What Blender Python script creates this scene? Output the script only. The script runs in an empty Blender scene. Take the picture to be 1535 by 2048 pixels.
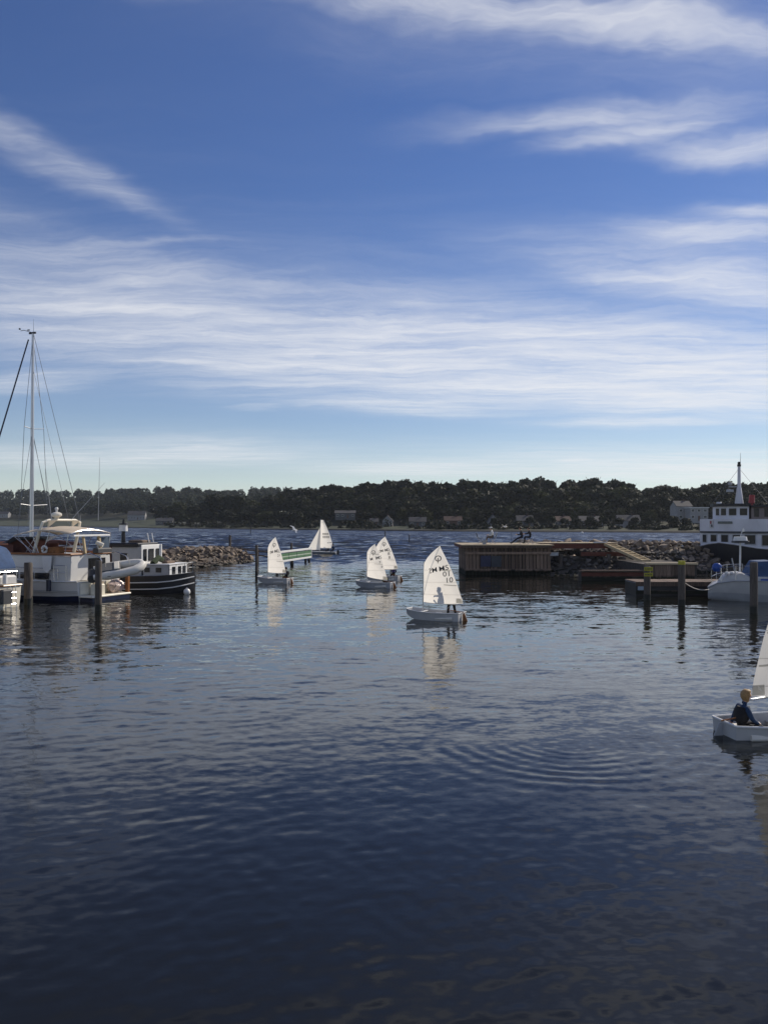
import bpy, bmesh, math, random
import numpy as np
from mathutils import Vector, Matrix

random.seed(7); np.random.seed(7)
R = math.radians
scene = bpy.context.scene
COL = scene.collection

# ------------------------------------------------------------------ camera, sky, sun, exposure
F = 1650.0           # focal length in photo pixels
CX, HY = 767.5, 1045.0   # principal column, horizon row
H = 3.85             # eye height above the water
cam_d = bpy.data.cameras.new('camera'); cam = bpy.data.objects.new('camera', cam_d); COL.objects.link(cam)
cam.location = (0, 0, H); cam.rotation_euler = (R(90), 0, 0)
cam_d.sensor_fit = 'VERTICAL'; cam_d.sensor_height = 36; cam_d.lens = 36 * F / 2048
cam_d.shift_y = 21 / 2048
cam_d.clip_start = 0.1; cam_d.clip_end = 20000
scene.camera = cam

SUN_AZ, SUN_EL = 52, 36     # degrees to the right of the view direction, above the horizon
SKY_STRENGTH = 0.088
vs = scene.view_settings
vs.view_transform = 'Standard'; vs.look = 'None'; vs.gamma = 1.0; vs.use_curve_mapping = False
vs.exposure = 0.0
scene.render.engine = 'CYCLES'
scene.cycles.use_denoising = True
scene.cycles.max_bounces = 8; scene.cycles.volume_bounces = 0

def uv_of(px, py):
    dx, dz = (px - CX) / F, (HY - py) / F
    k = 1 / (dz + 0.04)
    return dx * k, k

def make_world():
    w = bpy.data.worlds.new('World'); scene.world = w; w.use_nodes = True
    nt = w.node_tree; N = nt.nodes; L = nt.links
    N.clear()
    out = N.new('ShaderNodeOutputWorld'); bg = N.new('ShaderNodeBackground'); bg.inputs['Strength'].default_value = SKY_STRENGTH
    L.new(bg.outputs[0], out.inputs['Surface'])
    sky = N.new('ShaderNodeTexSky'); sky.sky_type = 'NISHITA'; sky.sun_disc = False
    sky.sun_elevation = R(SUN_EL); sky.sun_rotation = R(SUN_AZ)
    sky.air_density = 1.0; sky.dust_density = 0.1; sky.ozone_density = 3.4; sky.altitude = 300
    tc = N.new('ShaderNodeTexCoord')
    sep = N.new('ShaderNodeSeparateXYZ'); L.new(tc.outputs['Generated'], sep.inputs[0])
    def M(op, a, b=None, c=None, clamp=False):
        n = N.new('ShaderNodeMath'); n.operation = op; n.use_clamp = clamp
        for i, x in enumerate((a, b, c)):
            if x is None: continue
            if isinstance(x, (int, float)): n.inputs[i].default_value = x
            else: L.new(x, n.inputs[i])
        return n.outputs[0]
    # height of the ray divided by its horizontal reach: project onto a flat cloud layer
    zc = M('MAXIMUM', sep.outputs['Z'], 0.0)
    hyp = M('SQRT', M('ADD', M('MULTIPLY', sep.outputs['X'], sep.outputs['X']), M('MULTIPLY', sep.outputs['Y'], sep.outputs['Y'])))
    den = M('ADD', zc, M('MULTIPLY', hyp, 0.04))
    u = M('DIVIDE', sep.outputs['X'], den); v = M('DIVIDE', sep.outputs['Y'], den)
    cmb = N.new('ShaderNodeCombineXYZ'); L.new(u, cmb.inputs[0]); L.new(v, cmb.inputs[1])
    uv = cmb.outputs[0]
    def mapping(vec, loc=(0,0,0), rot=0, scl=(1,1,1), typ='POINT'):
        n = N.new('ShaderNodeMapping'); n.vector_type = typ
        n.inputs['Location'].default_value = loc; n.inputs['Rotation'].default_value = (0,0,rot); n.inputs['Scale'].default_value = scl
        L.new(vec, n.inputs['Vector']); return n.outputs[0]
    def noise(vec, scale, detail, rough=0.55, dist=0.0):
        n = N.new('ShaderNodeTexNoise'); n.inputs['Scale'].default_value = scale; n.inputs['Detail'].default_value = detail
        n.inputs['Roughness'].default_value = rough; n.inputs['Distortion'].default_value = dist
        L.new(vec, n.inputs['Vector']); return n.outputs
    # warp
    wn = noise(uv, 1.1, 5, .62)
    wv = N.new('ShaderNodeVectorMath'); wv.operation = 'MULTIPLY_ADD'
    L.new(wn['Color'], wv.inputs[0]); wv.inputs[1].default_value = (0.5, 0.5, 0); L.new(uv, wv.inputs[2])
    warped = wv.outputs[0]
    # the cloud banks: (row ends in the photo's sky, half width, strength)
    banks = [((800,40),(1800,200),110,.10), ((1150,520),(1750,560),80,.12), ((-200,560),(900,720),110,.08), ((520,-40),(1600,105),40,.72), ((820,-10),(1500,95),30,.6), ((985,248),(1420,215),26,.62), ((1150,290),(1420,245),20,.6), ((1370,300),(1640,300),26,.66),
             ((1230,470),(1560,480),24,.6), ((1180,520),(1640,600),42,.7), ((1440,420),(1640,430),16,.5),
             ((-80,215),(330,430),30,.30), ((-60,420),(420,590),40,.30), ((170,490),(440,492),9,.22),
             ((-160,560),(700,690),60,.66), ((250,680),(1100,760),62,.9), ((850,645),(1640,720),44,1.0), ((900,740),(1720,800),54,1.15),
             ((620,795),(960,820),16,.6), ((1130,845),(1450,835),11,.5), ((230,890),(560,915),22,.62), ((470,812),(560,812),6,.2), ((-100,770),(180,745),16,.45), ((-60,905),(300,925),16,.5),
             ((680,935),(1020,940),14,.7), ((1150,920),(1700,952),26,.95), ((1120,915),(1165,920),9,.6)]
    total = None
    for (a, b, hw, s) in banks:
        ua, va = uv_of(*a); ub, vb = uv_of(*b)
        mx, my = (a[0]+b[0])/2, (a[1]+b[1])/2
        uc, vc = uv_of(mx, my); uw, vw = uv_of(mx, my + hw)
        d = Vector((ub-ua, vb-va)); ang = math.atan2(d.y, d.x)
        n_ = Vector((-math.sin(ang), math.cos(ang)))
        wid = max(abs(Vector((uw-uc, vw-vc)).dot(n_)), 0.03)
        m = mapping(warped, ((ua+ub)/2 + 0.25, (va+vb)/2 + 0.25, 0), ang, (d.length*0.55, wid, 1), 'TEXTURE')
        ln = N.new('ShaderNodeVectorMath'); ln.operation = 'DOT_PRODUCT'; L.new(m, ln.inputs[0]); L.new(m, ln.inputs[1])
        e = M('MULTIPLY', M('EXPONENT', M('MULTIPLY', ln.outputs['Value'], -0.9)), s)
        total = e if total is None else M('MAXIMUM', total, M('ADD', M('MULTIPLY', e, .75), M('MULTIPLY', total, .55)))
    # wisps: fine stretched fibres, and a patchy general cover that goes on outside the view
    fib1 = noise(mapping(warped, (0,0,0), R(16), (0.55, 2.1, 1)), 1.7, 9, .66, .3)['Fac']
    fib2 = noise(mapping(warped, (3.1,1.7,0), R(26), (1.0, 4.6, 1)), 2.6, 8, .68, .5)['Fac']
    gen = noise(mapping(uv, (7.3,2.2,0), R(-12), (0.5, 1.0, 1)), 0.55, 4, .55)['Fac']
    behind = M('MULTIPLY', M('SUBTRACT', gen, .50, clamp=True), M('MULTIPLY', M('SUBTRACT', -.2, v, clamp=True), 1.6))
    fib = M('ADD', M('MULTIPLY', fib1, .70), M('MULTIPLY', fib2, .30))
    fibc = M('MULTIPLY', M('SUBTRACT', fib, .27, clamp=True), 2.3)
    outside = M('MAXIMUM', M('MULTIPLY', M('SUBTRACT', M('ABSOLUTE', u), M('MULTIPLY', v, .5)), 1.0, clamp=True), M('MULTIPLY', M('SUBTRACT', 1.3, v), 1.3, clamp=True))
    cov = M('ADD', M('ADD', total, behind), M('MULTIPLY', M('MULTIPLY', M('SUBTRACT', gen, .46, clamp=True), 2.4), outside))
    dens = M('ADD', M('MULTIPLY', M('MULTIPLY', cov, M('POWER', fibc, 2.0)), 3.0), M('MULTIPLY', cov, .40))
    veil = M('MULTIPLY', M('SUBTRACT', gen, .42, clamp=True), .10)
    dens = M('ADD', dens, veil)
    dens = M('ADD', dens, M('MULTIPLY', M('EXPONENT', M('MULTIPLY', zc, -13.0)), .42))   # whitish air low over the horizon, all round
    dens = M('MULTIPLY', M('SUBTRACT', 1.0, M('EXPONENT', M('MULTIPLY', dens, -1.25))), .93, clamp=True)
    mix = N.new('ShaderNodeMix'); mix.data_type = 'RGBA'
    L.new(dens, mix.inputs['Factor'])
    hs = N.new('ShaderNodeHueSaturation'); hs.inputs['Saturation'].default_value = 1.18; hs.inputs['Hue'].default_value = 0.515; hs.inputs['Value'].default_value = 1.0
    L.new(sky.outputs[0], hs.inputs['Color'])
    L.new(hs.outputs[0], mix.inputs['A'])
    mix.inputs['B'].default_value = (9.8, 9.9, 10.2, 1)
    L.new(mix.outputs['Result'], bg.inputs['Color'])
    w.cycles.sampling_method = 'MANUAL'; w.cycles.sample_map_resolution = 512
make_world()

sun_d = bpy.data.lights.new('sun', 'SUN'); sun = bpy.data.objects.new('sun', sun_d); COL.objects.link(sun)
sun_d.energy = 4.6; sun_d.angle = R(0.5); sun_d.color = (1.0, 0.90, 0.76)
SUN_DIR = Vector((math.cos(R(SUN_EL))*math.sin(R(SUN_AZ)), math.cos(R(SUN_EL))*math.cos(R(SUN_AZ)), math.sin(R(SUN_EL))))
sun.rotation_euler = SUN_DIR.to_track_quat('Z', 'Y').to_euler()
sun.location = (40, 20, 40)

# ------------------------------------------------------------------ helpers
def at(px, py, Y):      # a point seen at (px, py) in the photo, Y metres ahead
    return Vector(((px - CX) / F * Y, Y, H - (py - HY) / F * Y))
def PX(px, Y): return (px - CX) / F * Y
def ss(a, b, x):
    t = min(1, max(0, (x - a) / (b - a))); return t*t*(3 - 2*t)
def lerp(a, b, t): return a + (b - a) * t
def interp(x, pts):
    if x <= pts[0][0]: return pts[0][1]
    for (x0, y0), (x1, y1) in zip(pts, pts[1:]):
        if x <= x1: return lerp(y0, y1, (x - x0) / (x1 - x0))
    return pts[-1][1]

MATS = {}
def mat(name, col, rough=0.6, metal=0.0, var=0.12, scale=3.0, bump=0.0, bscale=None, spec=0.4, rnd=0.0, stretch=(1,1,1), col2=None, tide=None):
    """procedural material: base colour broken up by noise, optional fine relief and a per-object tint"""
    if name in MATS: return MATS[name]
    m = bpy.data.materials.new(name); m.use_nodes = True; MATS[name] = m
    nt = m.node_tree; N = nt.nodes; L = nt.links
    b = N['Principled BSDF']; b.inputs['Roughness'].default_value = rough; b.inputs['Metallic'].default_value = metal
    b.inputs['Specular IOR Level'].default_value = spec
    tc = N.new('ShaderNodeTexCoord'); mp = N.new('ShaderNodeMapping'); mp.inputs['Scale'].default_value = stretch
    L.new(tc.outputs['Object'], mp.inputs[0])
    n = N.new('ShaderNodeTexNoise'); n.inputs['Scale'].default_value = scale; n.inputs['Detail'].default_value = 5; n.inputs['Roughness'].default_value = .6
    L.new(mp.outputs[0], n.inputs['Vector'])
    c = Vector(col); c2 = Vector(col2) if col2 else c
    rmp = N.new('ShaderNodeValToRGB')
    lo = c * (1 - var); hi = c2 * (1 + var)
    rmp.color_ramp.elements[0].position = .3; rmp.color_ramp.elements[0].color = (*lo, 1)
    rmp.color_ramp.elements[1].position = .7; rmp.color_ramp.elements[1].color = (*hi, 1)
    L.new(n.outputs['Fac'], rmp.inputs[0])
    src = rmp.outputs[0]
    if rnd:
        oi = N.new('ShaderNodeObjectInfo'); hsv = N.new('ShaderNodeHueSaturation')
        ma = N.new('ShaderNodeMath'); ma.operation = 'MULTIPLY_ADD'; ma.inputs[1].default_value = 2*rnd; ma.inputs[2].default_value = 1 - rnd
        L.new(oi.outputs['Random'], ma.inputs[0]); L.new(ma.outputs[0], hsv.inputs['Value']); L.new(src, hsv.inputs['Color']); src = hsv.outputs[0]
    if tide:      # weed and wet below the tide mark, with a ragged edge
        ge = N.new('ShaderNodeNewGeometry'); sx = N.new('ShaderNodeSeparateXYZ'); L.new(ge.outputs['Position'], sx.inputs[0])
        n3 = N.new('ShaderNodeTexNoise'); n3.inputs['Scale'].default_value = 2.5; L.new(ge.outputs['Position'], n3.inputs['Vector'])
        m3 = N.new('ShaderNodeMath'); m3.operation = 'MULTIPLY_ADD'; m3.inputs[1].default_value = .5; L.new(n3.outputs['Fac'], m3.inputs[0]); L.new(sx.outputs['Z'], m3.inputs[2])
        mr = N.new('ShaderNodeMapRange'); mr.inputs['From Min'].default_value = tide + .15; mr.inputs['From Max'].default_value = tide + .35; L.new(m3.outputs[0], mr.inputs['Value'])
        mxx = N.new('ShaderNodeMix'); mxx.data_type = 'RGBA'; L.new(mr.outputs[0], mxx.inputs['Factor']); mxx.inputs['A'].default_value = (.014,.016,.010,1); L.new(src, mxx.inputs['B']); src = mxx.outputs['Result']
    L.new(src, b.inputs['Base Color'])
    if bump:
        n2 = N.new('ShaderNodeTexNoise'); n2.inputs['Scale'].default_value = bscale or scale*4; n2.inputs['Detail'].default_value = 6
        L.new(mp.outputs[0], n2.inputs['Vector'])
        bp = N.new('ShaderNodeBump'); bp.inputs['Strength'].default_value = bump; bp.inputs['Distance'].default_value = .05
        L.new(n2.outputs['Fac'], bp.inputs['Height']); L.new(bp.outputs[0], b.inputs['Normal'])
    return m

def translucent(name, col, amount, rough=.7, var=.05, scale=2.0, rnd=0.0):
    """cloth or leaves that let light through"""
    if name in MATS: return MATS[name]
    m = mat(name, col, rough, 0, var, scale, rnd=rnd, spec=.2)
    nt = m.node_tree; N = nt.nodes; L = nt.links
    b = N['Principled BSDF']; out = [x for x in N if x.type == 'OUTPUT_MATERIAL'][0]
    t = N.new('ShaderNodeBsdfTranslucent'); mx = N.new('ShaderNodeMixShader'); mx.inputs[0].default_value = amount
    L.new(b.inputs['Base Color'].links[0].from_socket, t.inputs['Color'])
    L.new(b.outputs[0], mx.inputs[1]); L.new(t.outputs[0], mx.inputs[2]); L.new(mx.outputs[0], out.inputs['Surface'])
    return m

def tag(o, label=None, cat=None, group=None, kind=None):
    if label: o['label'] = label
    if cat: o['category'] = cat
    if group: o['group'] = group
    if kind: o['kind'] = kind
    return o
def empty(name, loc, rz=0, label=None, cat=None, group=None):
    o = bpy.data.objects.new(name, None); COL.objects.link(o); o.empty_display_size = .2
    o.location = loc; o.rotation_euler = (0, 0, rz)
    return tag(o, label, cat, group)
def link(name, me, parent=None, loc=None, rot=None, scl=None):
    o = bpy.data.objects.new(name, me); COL.objects.link(o)
    if parent: o.parent = parent
    if loc is not None: o.location = loc
    if rot is not None: o.rotation_euler = rot
    if scl is not None: o.scale = scl
    return o

class MB:
    def __init__(s): s.v = []; s.f = []; s.m = []
    def add(s, vs, fs, mi=0):
        k = len(s.v); s.v += [tuple(p) for p in vs]
        for f in fs: s.f.append(tuple(i + k for i in f)); s.m.append(mi)
        return s
    def box(s, x0, x1, y0, y1, z0, z1, mi=0, M=None):
        vs = [(x0,y0,z0),(x1,y0,z0),(x1,y1,z0),(x0,y1,z0),(x0,y0,z1),(x1,y0,z1),(x1,y1,z1),(x0,y1,z1)]
        if M is not None: vs = [M @ Vector(p) for p in vs]
        return s.add(vs, [(0,3,2,1),(4,5,6,7),(0,1,5,4),(1,2,6,5),(2,3,7,6),(3,0,4,7)], mi)
    def bevbox(s, x0, x1, y0, y1, z0, z1, b, mi=0, M=None):     # a box with chamfered vertical and top edges
        def ring(z, i): return [(x0+i+b,y0+i,z),(x1-i-b,y0+i,z),(x1-i,y0+i+b,z),(x1-i,y1-i-b,z),(x1-i-b,y1-i,z),(x0+i+b,y1-i,z),(x0+i,y1-i-b,z),(x0+i,y0+i+b,z)]
        rs = [ring(z0, 0), ring(z1-b, 0), ring(z1, b*.8)]
        if M is not None: rs = [[M @ Vector(p) for p in r] for r in rs]
        return s.loft(rs, mi)
    def loft(s, rings, mi=0, caps=True, closed=True):
        n = len(rings[0]); k = len(s.v)
        for r in rings: s.v += [tuple(p) for p in r]
        for i in range(len(rings) - 1):
            for j in range(n if closed else n - 1):
                a = k + i*n + j; b = k + i*n + (j+1) % n
                s.f.append((a, b, b + n, a + n)); s.m.append(mi if isinstance(mi, int) else mi(i, j))
        if caps:
            c = mi if isinstance(mi, int) else mi(0, 0)
            s.f.append(tuple(range(k + n - 1, k - 1, -1))); s.m.append(c)
            e = k + (len(rings) - 1) * n
            s.f.append(tuple(range(e, e + n))); s.m.append(c)
        return s
    def cyl(s, p0, p1, r0, r1=None, n=8, mi=0):
        r1 = r0 if r1 is None else r1
        p0, p1 = Vector(p0), Vector(p1); q = (p1 - p0).to_track_quat('Z', 'Y')
        def ring(p, r): return [p + q @ Vector((r*math.cos(2*math.pi*i/n), r*math.sin(2*math.pi*i/n), 0)) for i in range(n)]
        return s.loft([ring(p0, r0), ring(p1, r1)], mi)
    def tube(s, pts, r, n=6, mi=0):
        pts = [Vector(p) for p in pts]; rings = []
        for i, p in enumerate(pts):
            d = (pts[min(i+1, len(pts)-1)] - pts[max(i-1, 0)]); q = d.to_track_quat('Z', 'Y')
            rr = r if not isinstance(r, (list, tuple)) else r[i]
            rings.append([p + q @ Vector((rr*math.cos(2*math.pi*k/n), rr*math.sin(2*math.pi*k/n), 0)) for k in range(n)])
        return s.loft(rings, mi)
    def ball(s, c, r, n=10, mi=0, sq=(1,1,1)):
        c = Vector(c); rings = []
        for i in range(1, n//2):
            a = math.pi * i / (n//2)
            rings.append([c + Vector((r*sq[0]*math.sin(a)*math.cos(2*math.pi*k/n), r*sq[1]*math.sin(a)*math.sin(2*math.pi*k/n), -r*sq[2]*math.cos(a))) for k in range(n)])
        return s.loft(rings, mi)
    def quad(s, a, b, c, d, mi=0): return s.add([a, b, c, d], [(0,1,2,3)], mi)
    def mesh(s, name, mats, smooth=False):
        me = bpy.data.meshes.new(name); me.from_pydata(s.v, [], s.f)
        for m in (mats if isinstance(mats, (list, tuple)) else [mats]): me.materials.append(m)
        me.polygons.foreach_set('material_index', s.m)
        if smooth: me.polygons.foreach_set('use_smooth', [True]*len(s.f))
        me.update(); return me
    def build(s, name, mats, parent=None, smooth=False, loc=None, rot=None, bevel=0):
        me = s.mesh(name, mats, smooth)
        o = link(name, me, parent, loc, rot)
        bm = bmesh.new(); bm.from_mesh(me); bmesh.ops.recalc_face_normals(bm, faces=bm.faces); bm.to_mesh(me); bm.free()
        if smooth:
            try: me.set_sharp_from_angle(angle=R(40))
            except Exception: pass
        if bevel:
            md = o.modifiers.new('bevel', 'BEVEL'); md.width = bevel; md.segments = 2; md.limit_method = 'ANGLE'
        return o

def text_geo(body, size):
    cu = bpy.data.curves.new('lettering', 'FONT'); cu.body = body; cu.size = size; cu.align_x = 'CENTER'; cu.align_y = 'CENTER'; cu.resolution_u = 3; cu.offset = size*.003
    ob = bpy.data.objects.new('lettering', cu); COL.objects.link(ob)
    dg = bpy.context.evaluated_depsgraph_get(); me = bpy.data.meshes.new_from_object(ob.evaluated_get(dg))
    vs = [tuple(v.co) for v in me.vertices]; fs = [tuple(p.vertices) for p in me.polygons]
    bpy.data.objects.remove(ob); bpy.data.curves.remove(cu); bpy.data.meshes.remove(me)
    return vs, fs

# ------------------------------------------------------------------ materials
mWHITE = mat('white_gelcoat', (.58,.58,.57), .3, var=.06, scale=1.2, spec=.5)
mHULLG = mat('grey_white_dinghy_hull', (.44,.445,.45), .4, var=.08, scale=2)
mCREAM = mat('cream_gelcoat', (.70,.66,.56), .35, var=.08, scale=1.5)
mFERRY = mat('ageing_ferry_white', (.56,.57,.62), .5, var=.14, scale=.8)
mWPAINT = mat('white_paint', (.66,.66,.65), .45, var=.08, scale=2.2)
mGREYW = mat('pale_grey_paint', (.33,.345,.37), .5, var=.08)
mNAVY = mat('navy_paint', (.010,.016,.045), .3, var=.2)
mBLACK = mat('black_paint', (.012,.012,.016), .4, var=.3, scale=1.5)
mRUBBER = mat('black_rubber', (.02,.02,.022), .7)
mGLASS = mat('dark_window_glass', (.012,.015,.02), .12, var=.1, spec=.25)
mSTEEL = mat('stainless_steel', (.55,.55,.56), .22, 1.0, .05)
mALU = mat('anodised_aluminium', (.50,.51,.53), .38, .85, .05)
mWIRE = mat('rigging_wire', (.13,.14,.16), .45, .6)
mWOOD = mat('varnished_wood', (.26,.105,.035), .35, var=.3, scale=2, stretch=(1,8,8))
mTIMBER = mat('weathered_timber', (.165,.118,.088), .85, tide=.35, var=.4, scale=2.5, bump=.4, rnd=.45, stretch=(4,4,.6))
mDECK = mat('deck_planking', (.44,.36,.24), .8, var=.25, scale=2.5, bump=.3, rnd=.15, stretch=(.5,5,5))
mNEWWOOD = mat('fresh_sawn_wood', (.48,.38,.23), .75, var=.15, scale=2, rnd=.1)
mREDWOOD = mat('red_stained_timber', (.13,.045,.03), .8, var=.3, scale=2, rnd=.15)
mPILE = mat('wet_pile_timber', (.095,.080,.068), .8, tide=.25, var=.4, scale=2, bump=.5, stretch=(5,5,.7))
mALGAE = mat('dark_wet_waterline', (.014,.016,.012), .5, var=.3)
mYELLOW = mat('yellow_paint', (.38,.35,.03), .5, var=.1)
mBLUEC = mat('blue_canvas', (.035,.075,.17), .8, var=.2, scale=3, bump=.3)
mBLUE = mat('blue_plastic', (.02,.07,.30), .4)
mTAN = mat('tan_canvas', (.48,.41,.32), .85, var=.12, scale=1.5, bump=.2)
mBROWN = mat('brown_canvas', (.09,.035,.028), .85, var=.3, scale=3, bump=.3)
mRUST = mat('orange_brown_cushion', (.25,.11,.04), .8, var=.35, scale=5)
mRED = mat('red_paint', (.27,.03,.038), .45, var=.12)
mGREEN = mat('green_panel', (.045,.125,.05), .6, var=.4, scale=8)
mGREYR = mat('grey_inflatable_rubber', (.62,.60,.55), .5, var=.08)
mDGREY = mat('dark_grey_rubber', (.055,.058,.062), .6)
mROPE = mat('pale_rope', (.55,.52,.46), .9)
mROCK = mat('breakwater_stone', (.19,.148,.115), .9, tide=.2, var=.45, scale=2.0, bump=.7, bscale=7, rnd=.5, col2=(.25,.20,.155))
mROCKD = mat('breakwater_core_stone', (.07,.062,.054), .95, var=.4, scale=3, bump=.6)
mSAILTXT = mat('sail_number_ink', (.045,.047,.055), .8)
mSAIL = translucent('sail_cloth', (.86,.83,.77), .62, .6, .03, 1.2)
mSAILPATCH = translucent('sail_patch_cloth', (.60,.58,.52), .55, .6, .05, 1.2)
mCLEAR = mat('clear_vinyl_window', (.10,.13,.17), .12, var=.3, scale=2)
mSEAM = translucent('sail_seam_stitching', (.62,.60,.55), .55, .8)

# ------------------------------------------------------------------ water
def make_water_mat():
    m = bpy.data.materials.new('harbour_water'); m.use_nodes = True
    nt = m.node_tree; N = nt.nodes; L = nt.links
    b = N['Principled BSDF']; b.inputs['Base Color'].default_value = (.0088,.0088,.0064,1)
    b.inputs['Roughness'].default_value = .02; b.inputs['IOR'].default_value = 1.333; b.inputs['Specular IOR Level'].default_value = .5
    geo = N.new('ShaderNodeNewGeometry')
    sep = N.new('ShaderNodeSeparateXYZ'); L.new(geo.outputs['Position'], sep.inputs[0])
    def mp(scl, rot=0, loc=(0,0,0)):
        n = N.new('ShaderNodeMapping'); n.inputs['Scale'].default_value = scl; n.inputs['Rotation'].default_value = (0,0,rot); n.inputs['Location'].default_value = loc
        L.new(geo.outputs['Position'], n.inputs['Vector']); return n.outputs[0]
    def noise(vec, s, d=2, r=.5):
        n = N.new('ShaderNodeTexNoise'); n.inputs['Scale'].default_value = s; n.inputs['Detail'].default_value = d; n.inputs['Roughness'].default_value = r
        L.new(vec, n.inputs['Vector']); return n
    def M(op, a, b_=None, clamp=False):
        n = N.new('ShaderNodeMath'); n.operation = op; n.use_clamp = clamp
        for i, x in enumerate((a, b_)):
            if x is None: continue
            if isinstance(x, (int, float)): n.inputs[i].default_value = x
            else: L.new(x, n.inputs[i])
        return n.outputs[0]
    def V(op, a, b_):
        n = N.new('ShaderNodeVectorMath'); n.operation = op
        for i, x in enumerate((a, b_)):
            if isinstance(x, tuple): n.inputs[i].default_value = x
            else: L.new(x, n.inputs[i])
        return n.outputs[0]
    def scale(v, s):
        n = N.new('ShaderNodeVectorMath'); n.operation = 'SCALE'; L.new(v, n.inputs[0])
        if isinstance(s, (int, float)): n.inputs['Scale'].default_value = s
        else: L.new(s, n.inputs['Scale'])
        return n.outputs[0]
    def rng(x, a, b_, c, d):
        n = N.new('ShaderNodeMapRange'); n.interpolation_type = 'SMOOTHSTEP'
        for i, val in zip(('From Min','From Max','To Min','To Max'), (a, b_, c, d)): n.inputs[i].default_value = val
        L.new(x, n.inputs['Value']); return n.outputs['Result']
    Y = sep.outputs['Y']
    # surface slopes finer than the modelled waves; the open water beyond the moles is choppier
    near = rng(Y, 7, 26, .3, 1.25); chop = rng(Y, 30, 95, 0, 1); farw = rng(Y, 62, 110, 0, 1)
    patch = rng(noise(mp((.05,.11,1), R(8)), 1.0, 3).outputs['Fac'], .35, .68, .55, 1.35)
    fine = V('SUBTRACT', noise(mp((.8,1.5,1)), 6.0, 3, .6).outputs['Color'], (.5,.5,.5))
    mid = V('SUBTRACT', noise(mp((.7,1.7,1), R(6), (9,3,0)), 1.25, 3, .55).outputs['Color'], (.5,.5,.5))
    big = V('SUBTRACT', noise(mp((.6,1.5,1), R(-5), (2,7,0)), .34, 3, .55).outputs['Color'], (.5,.71,.5))  # constant tilt toward the viewer added, so the outer bay reflects darker sky
    nearf = rng(Y, 7, 26, .8, 1.25)
    a = scale(fine, M('MULTIPLY', M('ADD', M('MULTIPLY', nearf, .15), M('MULTIPLY', chop, .12)), patch))
    c = scale(mid, M('MULTIPLY', M('ADD', M('MULTIPLY', near, .19), M('MULTIPLY', chop, .16)), patch))
    d = scale(big, M('MULTIPLY', farw, 1.0))
    sl = V('ADD', V('ADD', a, c), d)
    sl = V('MULTIPLY', sl, (1, 1, 0))
    L.new(rng(Y, 6, 26, .10, .022), b.inputs['Roughness'])     # capillary ripples too small to model
    nrm = N.new('ShaderNodeVectorMath'); nrm.operation = 'NORMALIZE'
    L.new(V('ADD', geo.outputs['Normal'], sl), nrm.inputs[0])
    L.new(nrm.outputs[0], b.inputs['Normal'])
    return m

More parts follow.
